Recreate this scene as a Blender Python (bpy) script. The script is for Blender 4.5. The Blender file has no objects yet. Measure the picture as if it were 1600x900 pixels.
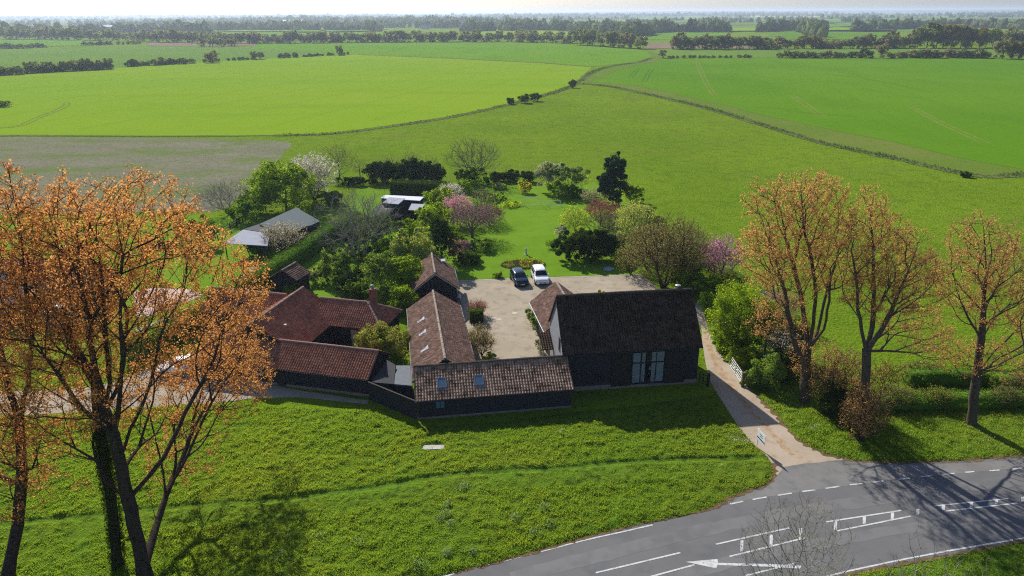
import bpy, bmesh, math, random
import numpy as np
from mathutils import Vector, Matrix
R = math.radians
PI = math.pi
sc = bpy.context.scene
C = sc.collection

# ------------------------------------------------------------------ camera
FOC, CAMH, PITCH, ROLL = 1100., 32., R(21.35), math.atan(9/1600)
cam = bpy.data.cameras.new('camera'); camo = bpy.data.objects.new('camera', cam); C.objects.link(camo)
cam.sensor_width = 36.; cam.lens = FOC/1600*36.; cam.clip_start = .5; cam.clip_end = 60000.
camo.matrix_world = Matrix.Translation((0, 0, CAMH)) @ Matrix.Rotation(PI/2-PITCH, 4, 'X') @ Matrix.Rotation(-ROLL, 4, 'Z')
sc.camera = camo
sc.render.resolution_x = 1024; sc.render.resolution_y = 576
# ------------------------------------------------------------------ light
SUN_AZ, SUN_EL = R(-27.5), R(34)
w = bpy.data.worlds.new('World'); sc.world = w; w.use_nodes = True
nt = w.node_tree; bg = nt.nodes['Background']
sky = nt.nodes.new('ShaderNodeTexSky'); sky.sky_type = 'NISHITA'; sky.sun_disc = False
sky.sun_elevation = SUN_EL; sky.sun_rotation = SUN_AZ; sky.dust_density = 1.6; sky.air_density = 1.0; sky.ozone_density = 2.0; sky.altitude = 600
wt = nt.nodes.new('ShaderNodeMix'); wt.data_type = 'RGBA'; wt.blend_type = 'MULTIPLY'; wt.inputs[0].default_value = 1; wt.inputs[7].default_value = (.93, 1., 1.18, 1)
nt.links.new(sky.outputs[0], wt.inputs[6]); nt.links.new(wt.outputs[2], bg.inputs[0]); bg.inputs[1].default_value = 0.085
sl = bpy.data.lights.new('sun', 'SUN'); sl.energy = 5.0; sl.angle = R(.53); sl.color = (1, .955, .88)
so = bpy.data.objects.new('sun', sl); C.objects.link(so)
sdir = Vector((math.sin(SUN_AZ)*math.cos(SUN_EL), math.cos(SUN_AZ)*math.cos(SUN_EL), math.sin(SUN_EL)))
so.rotation_euler = sdir.to_track_quat('Z', 'Y').to_euler(); so.location = (0, 0, 80)
sc.view_settings.view_transform = 'Standard'; sc.view_settings.look = 'None'
sc.view_settings.exposure = 0.42; sc.view_settings.gamma = 1
sc.cycles.sample_clamp_direct = 4; sc.cycles.sample_clamp_indirect = 1.5; sc.cycles.max_bounces = 5; sc.cycles.diffuse_bounces = 3; sc.cycles.transmission_bounces = 4
sc.cycles.volume_bounces = 0; sc.cycles.use_denoising = False; sc.cycles.use_adaptive_sampling = False; sc.cycles.pixel_filter_type = 'BLACKMAN_HARRIS'; sc.cycles.filter_width = 1.15; sc.cycles.transparent_max_bounces = 6

# ------------------------------------------------------------------ pixel helpers (a point of the photo -> the place it shows)
_cp, _sp, _cr, _sr = math.cos(PITCH), math.sin(PITCH), math.cos(ROLL), math.sin(ROLL)
def ray(px, py):
    u = (px-800)/FOC; v = (450-py)/FOC
    u, v = u*_cr+v*_sr, -u*_sr+v*_cr
    return np.array([u, _cp+v*_sp, -_sp+v*_cp])
def at(px, py, z=0.):
    d = ray(px, py); return np.array([0, 0, CAMH]) + d*((z-CAMH)/d[2])
def aty(px, py, y):
    d = ray(px, py); return np.array([0, 0, CAMH]) + d*(y/d[1])
def mpp(y, z=0.):      # metres per photo pixel at distance y
    return (y*_cp+(CAMH-z)*_sp)/FOC

# ------------------------------------------------------------------ noise
def _hash(ix, iy, seed):
    h = (ix*374761393 + iy*668265263 + seed*974634277) & 0xffffffff
    h = ((h ^ (h >> 13))*1274126177) & 0xffffffff
    return ((h ^ (h >> 16)) & 0xffff)/65535.
def vnoise(x, y, seed=0):
    ix = np.floor(x).astype(np.int64); iy = np.floor(y).astype(np.int64)
    fx = x-ix; fy = y-iy; fx = fx*fx*(3-2*fx); fy = fy*fy*(3-2*fy)
    a = _hash(ix, iy, seed); b = _hash(ix+1, iy, seed); c = _hash(ix, iy+1, seed); d = _hash(ix+1, iy+1, seed)
    return (a*(1-fx)+b*fx)*(1-fy)+(c*(1-fx)+d*fx)*fy
def fbm(x, y, seed=0, o=4):
    s = 0; a = .5; t = 0
    for i in range(o):
        s = s+a*vnoise(x*2**i, y*2**i, seed+i*7); t += a; a *= .5
    return s/t
def in_poly(X, Y, poly):
    p = np.asarray(poly)[:, :2]; ins = np.zeros(X.shape, bool); j = len(p)-1
    for i in range(len(p)):
        xi, yi = p[i]; xj, yj = p[j]
        c = ((yi > Y) != (yj > Y)) & (X < (xj-xi)*(Y-yi)/(yj-yi+1e-12)+xi)
        ins ^= c; j = i
    return ins
def dist_line(X, Y, pts):
    p = np.asarray(pts)[:, :2]; D = np.full(X.shape, 1e9)
    for a, b in zip(p[:-1], p[1:]):
        ab = b-a; t = np.clip(((X-a[0])*ab[0]+(Y-a[1])*ab[1])/(ab@ab+1e-9), 0, 1)
        D = np.minimum(D, np.hypot(X-a[0]-t*ab[0], Y-a[1]-t*ab[1]))
    return D

# ------------------------------------------------------------------ materials
def newmat(name):
    m = bpy.data.materials.new(name); m.use_nodes = True
    return m, m.node_tree, m.node_tree.nodes['Principled BSDF']
def N(nt, typ, **kw):
    n = nt.nodes.new(typ)
    for k, v in kw.items(): setattr(n, k, v)
    return n
def mixc(nt, fac, a, b, mode='MIX'):
    m = N(nt, 'ShaderNodeMix', data_type='RGBA', blend_type=mode)
    for s, v in ((0, fac), (6, a), (7, b)):
        if hasattr(v, 'default_value') or hasattr(v, 'is_linked'): nt.links.new(v, m.inputs[s])
        elif s == 0: m.inputs[0].default_value = v
        else: m.inputs[s].default_value = (*v, 1)
    return m.outputs[2]
def noise(nt, vec, scale, detail=4, rough=.55, lo=.35, hi=.65, sx=1, sy=1, sz=1):
    if (sx, sy, sz) != (1, 1, 1):
        mp = N(nt, 'ShaderNodeMapping'); mp.inputs['Scale'].default_value = (sx, sy, sz)
        nt.links.new(vec, mp.inputs[0]); vec = mp.outputs[0]
    n = N(nt, 'ShaderNodeTexNoise'); n.inputs['Scale'].default_value = scale; n.inputs['Detail'].default_value = detail
    n.inputs['Roughness'].default_value = rough; nt.links.new(vec, n.inputs['Vector'])
    mr = N(nt, 'ShaderNodeMapRange'); mr.inputs[1].default_value = lo; mr.inputs[2].default_value = hi
    nt.links.new(n.outputs[0], mr.inputs[0]); return mr.outputs[0]
def bump(nt, b, h, strength, dist):
    bn = N(nt, 'ShaderNodeBump'); bn.inputs['Strength'].default_value = strength; bn.inputs['Distance'].default_value = dist
    nt.links.new(h, bn.inputs['Height']); nt.links.new(bn.outputs[0], b.inputs['Normal'])
def ground_mat(name, base, layers, rough=.95, bmp=None):
    """layers: (colour, scale, lo, hi, amount, (sx,sy))"""
    m, nt, b = newmat(name); pos = N(nt, 'ShaderNodeNewGeometry').outputs['Position']
    col = base
    for L in layers:
        c, s, lo, hi, amt = L[:5]; sx, sy = L[5] if len(L) > 5 else (1, 1)
        f = noise(nt, pos, s, 5, .6, lo, hi, sx, sy, 1 if (sx, sy) == (1, 1) else 1.001)
        mu = N(nt, 'ShaderNodeMath', operation='MULTIPLY'); mu.inputs[1].default_value = amt; nt.links.new(f, mu.inputs[0])
        col = mixc(nt, mu.outputs[0], col, c)
    nt.links.new(col, b.inputs['Base Color']) if not isinstance(col, tuple) else None
    b.inputs['Roughness'].default_value = rough; b.inputs['Specular IOR Level'].default_value = .08 if rough < .9 else 0.
    if bmp:
        h = noise(nt, pos, bmp[0], 5, .65, 0, 1); bump(nt, b, h, bmp[1], bmp[2])
    return m
def plain(name, col, rough=.6, metal=0, var=.15, scale=3., spec=.2):
    m, nt, b = newmat(name); oc = N(nt, 'ShaderNodeTexCoord').outputs['Object']
    f = noise(nt, oc, scale, 5, .6, .3, .7)
    d = tuple(c*(1-var*1.6) for c in col); l = tuple(min(1, c*(1+var)) for c in col)
    nt.links.new(mixc(nt, f, d, l), b.inputs['Base Color'])
    b.inputs['Roughness'].default_value = rough; b.inputs['Metallic'].default_value = metal
    b.inputs['Specular IOR Level'].default_value = spec
    return m
def leafmat(name, c1, c2, c3=None, trans=.4, clump=1.2):
    tint = (1.5, 1.35, .6) if c1[1] > c1[0]*.98 else (1.15, 1.05, .9)
    m, nt, b = newmat(name); nt.nodes.remove(b)
    g = N(nt, 'ShaderNodeNewGeometry'); oc = N(nt, 'ShaderNodeTexCoord').outputs['Object']
    col = mixc(nt, g.outputs['Random Per Island'], c1, c2)
    f = noise(nt, oc, clump, 3, .5, .35, .65)
    c3 = c3 or tuple(x*.6 for x in c1)
    mu = N(nt, 'ShaderNodeMath', operation='MULTIPLY'); mu.inputs[1].default_value = .6; nt.links.new(f, mu.inputs[0])
    col = mixc(nt, mu.outputs[0], col, c3)
    d = N(nt, 'ShaderNodeBsdfDiffuse'); t = N(nt, 'ShaderNodeBsdfTranslucent'); mx = N(nt, 'ShaderNodeMixShader')
    mx.inputs[0].default_value = min(.65, trans*1.45)
    nt.links.new(col, d.inputs[0]); nt.links.new(mixc(nt, 1., col, tint, 'MULTIPLY'), t.inputs[0])
    nt.links.new(d.outputs[0], mx.inputs[1]); nt.links.new(t.outputs[0], mx.inputs[2])
    nt.links.new(mx.outputs[0], nt.nodes['Material Output'].inputs[0])
    return m
def tilemat(name, c1, c2, moss=None, moss_amt=.5, lichen=None, mscale=.8):
    m, nt, b = newmat(name); tc = N(nt, 'ShaderNodeTexCoord')
    fl = N(nt, 'ShaderNodeVectorMath', operation='FLOOR'); nt.links.new(tc.outputs['UV'], fl.inputs[0])
    wn = N(nt, 'ShaderNodeTexWhiteNoise', noise_dimensions='2D'); nt.links.new(fl.outputs[0], wn.inputs[0])
    col = mixc(nt, wn.outputs[0], c1, c2)
    oc = tc.outputs['Object']
    if lichen:
        f = noise(nt, oc, 5, 5, .7, .52, .7); mu = N(nt, 'ShaderNodeMath', operation='MULTIPLY'); mu.inputs[1].default_value = .5
        nt.links.new(f, mu.inputs[0]); col = mixc(nt, mu.outputs[0], col, lichen)
    if moss:
        f = noise(nt, oc, mscale, 6, .75, .48, .6); mu = N(nt, 'ShaderNodeMath', operation='MULTIPLY'); mu.inputs[1].default_value = moss_amt
        nt.links.new(f, mu.inputs[0]); col = mixc(nt, mu.outputs[0], col, moss)
    nt.links.new(col, b.inputs['Base Color']); b.inputs['Roughness'].default_value = .9; b.inputs['Specular IOR Level'].default_value = .04
    return m
def boards(name, col, period=.17, rough=.7, vertical=False):
    m, nt, b = newmat(name); oc = N(nt, 'ShaderNodeTexCoord').outputs['Object']
    sp = N(nt, 'ShaderNodeSeparateXYZ'); nt.links.new(oc, sp.inputs[0])
    dv = N(nt, 'ShaderNodeMath', operation='DIVIDE'); dv.inputs[1].default_value = period
    nt.links.new(sp.outputs[0 if vertical else 2], dv.inputs[0])
    fr = N(nt, 'ShaderNodeMath', operation='FRACT'); nt.links.new(dv.outputs[0], fr.inputs[0])
    f = noise(nt, oc, 2.5, 5, .7, .3, .7, 1, 1, 4)
    nt.links.new(mixc(nt, f, tuple(c*.65 for c in col), tuple(c*1.35 for c in col)), b.inputs['Base Color'])
    b.inputs['Roughness'].default_value = rough; b.inputs['Specular IOR Level'].default_value = .25
    inv = N(nt, 'ShaderNodeMath', operation='SUBTRACT'); inv.inputs[0].default_value = 1; nt.links.new(fr.outputs[0], inv.inputs[1])
    bump(nt, b, inv.outputs[0], .8, .03)
    return m
M = {}
G1 = (.115, .215, .012)
M['meadow'] = ground_mat('meadow_grass', (.140, .222, .012), [((.175, .262, .014), .02, .4, .6, .9), ((.15, .175, .03), .05, .52, .68, .5), ((.075, .15, .008), .35, .48, .7, .6), ((.055, .12, .008), 1.6, .5, .68, .7), ((.17, .23, .03), .9, .56, .7, .5)], bmp=(3, .9, .4))
M['bright_field'] = ground_mat('bright_crop', (.175, .285, .010), [((.205, .30, .012), .006, .4, .6, .8, (.4, 1)), ((.15, .262, .010), .05, .5, .65, .5, (.25, 1)), ((.12, .22, .01), .5, .5, .8, .35, (.3, 1))], bmp=(1.5, .3, .2))
M['mid_field'] = ground_mat('wheat_crop', (.115, .235, .010), [((.135, .25, .012), .006, .4, .6, .8), ((.08, .19, .015), .04, .5, .7, .5, (1, .3)), ((.08, .17, .01), .6, .5, .8, .3)], bmp=(1.5, .3, .2))
M['deep_field'] = ground_mat('young_wheat_crop', (.095, .205, .008), [((.115, .225, .010), .008, .4, .6, .9), ((.078, .18, .008), .03, .5, .7, .6, (1, .4)), ((.05, .14, .008), .5, .48, .75, .4)], bmp=(1.5, .35, .2))
M['pale_field'] = ground_mat('pasture_far', (.13, .215, .03), [((.11, .20, .03), .01, .4, .6, .8)])
M['margin'] = ground_mat('field_margin_grass', (.15, .185, .035), [((.11, .18, .02), .03, .4, .6, .8), ((.07, .12, .02), .6, .5, .7, .5)], bmp=(2, .5, .3))
M['rough'] = ground_mat('rough_grass', (.15, .18, .06), [((.075, .11, .025), .7, .4, .62, .9), ((.22, .21, .12), 1.3, .55, .7, .7)], bmp=(2, .8, .5))
M['stubble'] = ground_mat('stubble_field', (.19, .18, .115), [((.23, .21, .145), .12, .4, .65, .9, (.5, 1)), ((.12, .185, .03), .10, .47, .66, .8, (.5, 1)), ((.13, .18, .04), .45, .5, .66, .6), ((.10, .10, .065), .8, .52, .7, .6), ((.30, .28, .22), 1.6, .6, .72, .5)], bmp=(2.2, .9, .35))
M['tilled'] = ground_mat('tilled_earth', (.20, .145, .10), [((.25, .19, .13), .05, .4, .6, .8)])
M['yellow_field'] = ground_mat('oilseed_crop', (.42, .38, .08), [((.35, .34, .08), .01, .4, .6, .8)])
M['lawn'] = ground_mat('mown_lawn', (.125, .235, .014), [((.15, .255, .02), .12, .4, .6, .8), ((.095, .195, .012), .35, .5, .68, .6), ((.19, .25, .05), .8, .6, .72, .4), ((.08, .16, .01), 4, .52, .7, .35)], bmp=(7, .4, .1))
M['vergeground'] = ground_mat('verge_soil_and_grass', (.10, .19, .018), [((.13, .20, .02), .10, .4, .62, .8), ((.03, .06, .008), 1.4, .48, .65, .8)], bmp=(6, .8, .2))
M['gravel'] = ground_mat('gravel', (.35, .295, .215), [((.42, .355, .265), .3, .4, .65, .8), ((.26, .22, .155), .9, .50, .68, .8), ((.17, .145, .105), 7, .55, .7, .6), ((.5, .45, .37), 10, .6, .7, .6)], bmp=(14, .5, .04))
M['driveway'] = ground_mat('driveway_hoggin', (.37, .30, .215), [((.44, .365, .275), .35, .4, .62, .8), ((.33, .20, .11), 1.1, .54, .7, .7), ((.20, .13, .08), 9, .58, .72, .6)], bmp=(12, .5, .04))
M['leaflitter'] = ground_mat('leaf_litter', (.17, .115, .06), [((.09, .07, .035), 3, .45, .62, .9), ((.32, .22, .12), 6, .58, .7, .7)], bmp=(10, .7, .08))
M['asphalt'] = ground_mat('road_asphalt', (.140, .138, .134), [((.158, .156, .152), .25, .4, .62, .8), ((.10, .103, .108), .6, .5, .7, .6), ((.19, .19, .19), 25, .6, .75, .5), ((.07, .07, .075), 22, .62, .75, .5)], rough=.85, bmp=(40, .4, .01))
M['asphalt_worn'] = ground_mat('worn_asphalt', (.172, .168, .158), [((.21, .203, .188), .5, .4, .62, .8), ((.12, .118, .112), 1.2, .52, .7, .6), ((.23, .22, .20), 22, .6, .75, .5)], rough=.85, bmp=(40, .4, .01))
M['lane_wear'] = ground_mat('polished_wheel_track', (.172, .167, .16), [((.132, .131, .13), .5, .45, .65, .9)], rough=.75)
M['paint'] = ground_mat('road_paint', (.58, .58, .56), [((.36, .36, .35), 2, .48, .66, .8), ((.18, .18, .18), 9, .55, .68, .8)], rough=.6)
M['blackboard'] = boards('black_weatherboard', (.021, .022, .026))
M['palegable'] = boards('sunlit_tone_board', (.21, .22, .235), .2)  # black barn's gable boards, coloured pale to stand for sunlight
M['darkwood'] = plain('dark_timber', (.03, .026, .022), .8)
M['brown_wood'] = plain('brown_timber', (.13, .085, .05), .8)
M['palewood'] = plain('pale_timber', (.42, .36, .27), .7)
M['plinth'] = plain('brick_plinth', (.25, .19, .15), .9, var=.3, scale=6)
M['brick'] = plain('red_brick', (.25, .10, .065), .9, var=.3, scale=6)
M['tile_dark'] = tilemat('old_dark_pantile', (.055, .038, .028), (.125, .078, .055), (.026, .025, .014), .8, None, 1.1)
M['tile_moss'] = tilemat('mossy_pantile', (.34, .20, .13), (.56, .37, .25), (.075, .052, .018), .85, (.5, .43, .34), 1.6)
M['tile_brown'] = tilemat('brown_plain_tile', (.075, .042, .032), (.20, .115, .085), (.055, .042, .03), .75, (.17, .14, .115), 1.1)
M['tile_red'] = tilemat('red_pantile', (.32, .125, .075), (.46, .215, .135), (.20, .095, .062), .5, None, .7)
M['ridge_red'] = plain('red_ridge_tile', (.36, .20, .15), .8)
M['ridge_brown'] = plain('brown_ridge_tile', (.30, .24, .18), .85, var=.3)
M['ridge_dark'] = plain('dark_ridge_tile', (.11, .08, .062), .85, var=.3)
M['slate'] = tilemat('grey_slate', (.09, .095, .11), (.17, .175, .19))
M['felt'] = plain('grey_roof_felt', (.13, .145, .16), .8)
M['feltdark'] = plain('dark_roof_felt', (.035, .036, .04), .8)
M['greenmetal'] = plain('green_steel_sheet', (.055, .082, .09), .85, 0, var=.1)
M['palesheet'] = plain('pale_fibre_cement_sheet', (.33, .34, .38), .9, var=.08)
M['whitesheet'] = plain('white_roof_sheet', (.62, .64, .67), .8, var=.06)
M['white'] = plain('white_paint', (.76, .76, .75), .5, var=.05)
M['render'] = plain('cream_render', (.55, .5, .42), .9, var=.08)
M['concrete'] = plain('concrete', (.45, .42, .36), .9, var=.2, scale=6)
M['patio'] = plain('pink_stone_paving', (.52, .37, .31), .85, var=.15, scale=2)
M['terracotta'] = plain('terracotta', (.42, .18, .1), .85)
M['lead'] = plain('lead_grey', (.22, .23, .25), .5, .2)
M['metal'] = plain('galvanised_steel', (.5, .52, .53), .4, .7, var=.1)
M['darkmetal'] = plain('dark_metal', (.03, .03, .033), .5, .3)
M['curtain'] = plain('pale_curtain', (.50, .58, .58), .9, var=.12, scale=2)
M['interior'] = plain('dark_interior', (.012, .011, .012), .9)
M['lampshade'] = plain('white_lamp_shade', (.9, .88, .8), .8)
M['rubber'] = plain('tyre_rubber', (.02, .02, .021), .85)
M['carwhite'] = plain('white_car_paint', (.82, .83, .84), .22, var=.01, spec=.7)
M['carblue'] = plain('dark_blue_car_paint', (.012, .032, .052), .2, .4, var=.05, spec=.8)
M['silver'] = plain('alloy', (.45, .46, .48), .3, .8)
M['headlamp'] = plain('headlamp_lens', (.6, .63, .66), .12, .3)
M['plate'] = plain('plate_white', (.8, .8, .78), .5, var=.02)
M['blacktrim'] = plain('black_trim', (.015, .015, .016), .5)
def glassmat(name, col, rough=.08):
    m, nt, b = newmat(name); b.inputs['Base Color'].default_value = (*col, 1); b.inputs['Roughness'].default_value = rough
    b.inputs['Specular IOR Level'].default_value = .9; return m
M['glass'] = glassmat('window_glass', (.02, .03, .04)); M['skyglass'] = glassmat('rooflight_glass', (.09, .16, .22), .15)
M['paleglass'] = glassmat('pale_rooflight_glass', (.4, .42, .44), .25)
m, nt, b = newmat('clear_pane'); b.inputs['Roughness'].default_value = .05; b.inputs['Base Color'].default_value = (.02, .025, .03, 1); b.inputs['Specular IOR Level'].default_value = .4; b.inputs['Alpha'].default_value = .22; M['pane'] = m
M['bark'] = ground_mat('grey_brown_bark', (.12, .092, .07), [((.06, .05, .04), 5, .42, .62, .9), ((.22, .19, .15), 2, .58, .72, .5)], bmp=(14, .8, .05))
M['bark_pale'] = ground_mat('pale_bark', (.34, .31, .25), [((.18, .16, .13), 5, .45, .62, .9)], bmp=(14, .8, .05))
M['bark_brown'] = ground_mat('brown_bark', (.075, .055, .042), [((.035, .028, .022), 5, .45, .62, .9)], bmp=(14, .8, .05))
M['bark_grey'] = ground_mat('grey_green_bark', (.20, .19, .13), [((.11, .10, .07), 5, .45, .62, .9)], bmp=(14, .8, .05))
M['bark_purple'] = ground_mat('purple_brown_bark', (.17, .11, .115), [((.09, .065, .06), 5, .45, .62, .9)], bmp=(14, .8, .05))
LF = {
 'orange': leafmat('orange_leaf', (.58, .245, .06), (.70, .37, .115), (.42, .185, .065), .45, .35),
 'tan': leafmat('tan_leaf', (.56, .31, .10), (.68, .45, .17), (.40, .23, .09), .42, .35),
 'ivy': leafmat('ivy_leaf', (.05, .085, .015), (.09, .13, .02), None, .25),
 'green': leafmat('green_leaf', (0.131, 0.263, 0.0193), (0.244, 0.375, 0.0276), (0.0844, 0.169, 0.0138), .35),
 'yellowgreen': leafmat('yellow_green_leaf', (0.288, 0.405, 0.0253), (0.439, 0.54, 0.0443), (0.186, 0.288, 0.019), .4),
 'lime': leafmat('lime_leaf', (0.315, 0.435, 0.0379), (0.465, 0.555, 0.0759), (0.21, 0.3, 0.0253), .4),
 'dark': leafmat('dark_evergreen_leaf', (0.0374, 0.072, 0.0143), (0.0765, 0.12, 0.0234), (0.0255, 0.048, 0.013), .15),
 'darkblue': leafmat('blue_green_needle', (0.033, 0.069, 0.0392), (0.06, 0.105, 0.056), (0.021, 0.045, 0.0252), .12),
 'greygreen': leafmat('grey_green_leaf', (0.27, 0.338, 0.117), (0.405, 0.473, 0.179), (0.151, 0.22, 0.069), .3),
 'paleWillow': leafmat('pale_willow_leaf', (0.36, 0.435, 0.11), (0.495, 0.57, 0.166), (0.225, 0.3, 0.069), .4),
 'olive': leafmat('olive_bud_leaf', (0.35, 0.328, 0.0828), (0.473, 0.431, 0.124), (0.21, 0.225, 0.0621), .35),
 'brown': leafmat('brown_bud_leaf', (0.297, 0.21, 0.113), (0.42, 0.315, 0.161), (0.175, 0.149, 0.0805), .3),
 'purple': leafmat('purple_brown_leaf', (.27, .17, .18), (.36, .24, .25), (.17, .12, .12), .35),
 'redbrown': leafmat('red_brown_leaf', (0.3, 0.108, 0.084), (0.396, 0.18, 0.144), (0.18, 0.084, 0.06), .35),
 'pink': leafmat('pink_blossom', (.58, .27, .36), (.70, .42, .48), (.36, .19, .23), .4),
 'mauve': leafmat('mauve_blossom', (0.48, 0.242, 0.368), (0.672, 0.396, 0.506), (0.24, 0.132, 0.184), .35),
 'white': leafmat('white_blossom', (.52, .50, .45), (.72, .70, .64), (.34, .34, .27), .35),
 'cream': leafmat('cream_blossom', (.42, .38, .23), (.56, .50, .32), (.26, .25, .13), .35),
 'yellow': leafmat('yellow_flower', (.55, .42, .02), (.70, .55, .04), (.3, .28, .03), .35),
 'hedge': leafmat('hedge_leaf', (0.0894, 0.184, 0.0202), (0.139, 0.254, 0.0253), (0.0569, 0.122, 0.0152), .2),
 'fargrey': leafmat('far_budding_leaf', (.21, .26, .12), (.30, .34, .17), (.15, .19, .08), .4, .2),
 'fargreen': leafmat('far_green_leaf', (0.15, 0.21, 0.06), (0.23, 0.29, 0.1), (0.1, 0.14, 0.05), .4, .2),
 'faryellow': leafmat('far_yellow_leaf', (.26, .24, .05), (.36, .32, .08), (.17, .17, .04), .3, .2),
 'farbrown': leafmat('far_brown_leaf', (.22, .225, .125), (.31, .30, .18), (.16, .165, .085), .4, .2),
}
LF['grass'] = leafmat('grass_blade', (.108, .212, .022), (.20, .325, .038), (.26, .31, .055), .45, .085)
LF['weed'] = leafmat('pale_weed_leaf', (.22, .33, .14), (.32, .43, .22), None, .35)

# ------------------------------------------------------------------ mesh plumbing
def mesh_obj(name, V, F, mats, parent=None, mi=None, smooth=False, uv=None):
    me = bpy.data.meshes.new(name)
    V = np.asarray(V, dtype=np.float32)
    F = np.asarray(F)
    n = F.shape[1]
    me.vertices.add(len(V)); me.vertices.foreach_set('co', V.ravel())
    me.loops.add(F.size); me.loops.foreach_set('vertex_index', F.ravel().astype(np.int32))
    me.polygons.add(len(F)); me.polygons.foreach_set('loop_start', (np.arange(len(F))*n).astype(np.int32))
    try: me.polygons.foreach_set('loop_total', np.full(len(F), n, np.int32))
    except Exception: pass
    if mi is not None: me.polygons.foreach_set('material_index', np.asarray(mi, np.int32))
    if smooth: me.polygons.foreach_set('use_smooth', np.ones(len(F), bool))
    me.update(calc_edges=True)
    for m in (mats if isinstance(mats, (list, tuple)) else [mats]): me.materials.append(m)
    o = bpy.data.objects.new(name, me); C.objects.link(o)
    if parent: o.parent = parent
    return o
def bm_obj(name, bm, mat, parent=None, smooth=False):
    me = bpy.data.meshes.new(name); bm.normal_update(); bm.to_mesh(me); bm.free()
    for m in (mat if isinstance(mat, (list, tuple)) else [mat]): me.materials.append(m)
    if smooth:
        for p in me.polygons: p.use_smooth = True
    o = bpy.data.objects.new(name, me); C.objects.link(o)
    if parent: o.parent = parent
    return o
def tag(o, label, cat, group=None):
    o['label'] = label; o['category'] = cat
    if group: o['group'] = group
    return o
def thing(name, label, cat, loc=(0, 0, 0), rz=0., group=None):
    o = bpy.data.objects.new(name, None); C.objects.link(o); o.location = loc; o.rotation_euler = (0, 0, rz)
    o.empty_display_size = .3
    return tag(o, label, cat, group)
def box(bm, x0, x1, y0, y1, z0, z1, bev=0, mat=None):
    vs = [bm.verts.new(p) for p in ((x0, y0, z0), (x1, y0, z0), (x1, y1, z0), (x0, y1, z0), (x0, y0, z1), (x1, y0, z1), (x1, y1, z1), (x0, y1, z1))]
    fs = [bm.faces.new([vs[i] for i in f]) for f in ((0, 3, 2, 1), (4, 5, 6, 7), (0, 1, 5, 4), (1, 2, 6, 5), (2, 3, 7, 6), (3, 0, 4, 7))]
    if mat is not None:
        for v in vs: v.co = mat @ v.co
    if bev: bmesh.ops.bevel(bm, geom=list({e for f in fs for e in f.edges}), offset=bev, segments=1, affect='EDGES')
    return vs
def boxes(*bs, bev=0):
    bm = bmesh.new()
    for b in bs: box(bm, *b, bev=bev)
    return bm
def prism(bm, poly, vec):
    """extrude a 3-D polygon by a vector"""
    a = [bm.verts.new(p) for p in poly]; b = [bm.verts.new(Vector(p)+Vector(vec)) for p in poly]
    n = len(poly); bm.faces.new(a[::-1]); bm.faces.new(b)
    for i in range(n): bm.faces.new((a[i], a[(i+1) % n], b[(i+1) % n], b[i]))
def tube(bm, p0, p1, r0, r1=None, n=8):
    r1 = r0 if r1 is None else r1
    p0 = Vector(p0); p1 = Vector(p1); d = (p1-p0); q = d.to_track_quat('Z', 'Y')
    A = []; B = []
    for i in range(n):
        a = 2*PI*i/n; v = Vector((math.cos(a), math.sin(a), 0))
        A.append(bm.verts.new(p0+q@(v*r0))); B.append(bm.verts.new(p1+q@(v*r1)))
    for i in range(n): bm.faces.new((A[i], A[(i+1) % n], B[(i+1) % n], B[i]))
    bm.faces.new(A[::-1]); bm.faces.new(B)
def lathe(bm, prof, n=16, c=(0, 0, 0)):
    rings = []
    for r, z in prof: rings.append([bm.verts.new((c[0]+r*math.cos(2*PI*i/n), c[1]+r*math.sin(2*PI*i/n), c[2]+z)) for i in range(n)])
    for a, b in zip(rings[:-1], rings[1:]):
        for i in range(n): bm.faces.new((a[i], a[(i+1) % n], b[(i+1) % n], b[i]))
    bm.faces.new(rings[0][::-1]); bm.faces.new(rings[-1])
def smoothline(pts, k=6):
    p = np.asarray(pts, float); out = []
    P = np.vstack([2*p[0]-p[1], p, 2*p[-1]-p[-2]])
    for i in range(1, len(P)-2):
        for t in np.linspace(0, 1, k, endpoint=False):
            a, b, c, d = P[i-1], P[i], P[i+1], P[i+2]
            out.append(.5*((2*b)+(-a+c)*t+(2*a-5*b+4*c-d)*t*t+(-a+3*b-3*c+d)*t**3))
    out.append(p[-1]); return np.array(out)
def pix(pts): return np.array([at(*p)[:2] for p in pts])
def sheet(name, poly, z, mat):
    bm = bmesh.new(); f = bm.faces.new([bm.verts.new((p[0], p[1], z)) for p in poly]); bm.normal_update()
    if f.normal.z < 0: f.normal_flip()
    bmesh.ops.triangulate(bm, faces=[f])
    o = bm_obj(name, bm, mat); o['kind'] = 'structure'; return o
def ribbon_pts(line, wdt, jit=0, seed=0):
    line = np.asarray(line)[:, :2]; d = np.gradient(line, axis=0); d /= np.linalg.norm(d, axis=1)[:, None]+1e-9
    nrm = np.stack([-d[:, 1], d[:, 0]], 1); rng = np.random.RandomState(seed)
    wd = np.asarray(wdt)*np.ones(len(line))
    a = line+nrm*(wd/2*(1+jit*rng.randn(len(line))))[:, None]; b = line-nrm*(wd/2*(1+jit*rng.randn(len(line))))[:, None]
    return a, b
def ribbon(name, line, wdt, z, mat, jit=0, seed=0, kind='structure'):
    a, b = ribbon_pts(line, wdt, jit, seed); n = len(a)
    V = np.vstack([np.c_[a, np.full(n, z)], np.c_[b, np.full(n, z)]])
    F = [(i+n, i+1+n, i+1, i) for i in range(n-1)]
    o = mesh_obj(name, V, F, mat)
    if kind: o['kind'] = kind
    return o
def resample(line, step):
    line = np.asarray(line, float); s = np.r_[0, np.cumsum(np.linalg.norm(np.diff(line, axis=0), axis=1))]
    t = np.arange(0, s[-1], step); return np.stack([np.interp(t, s, line[:, i]) for i in range(line.shape[1])], 1)

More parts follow.
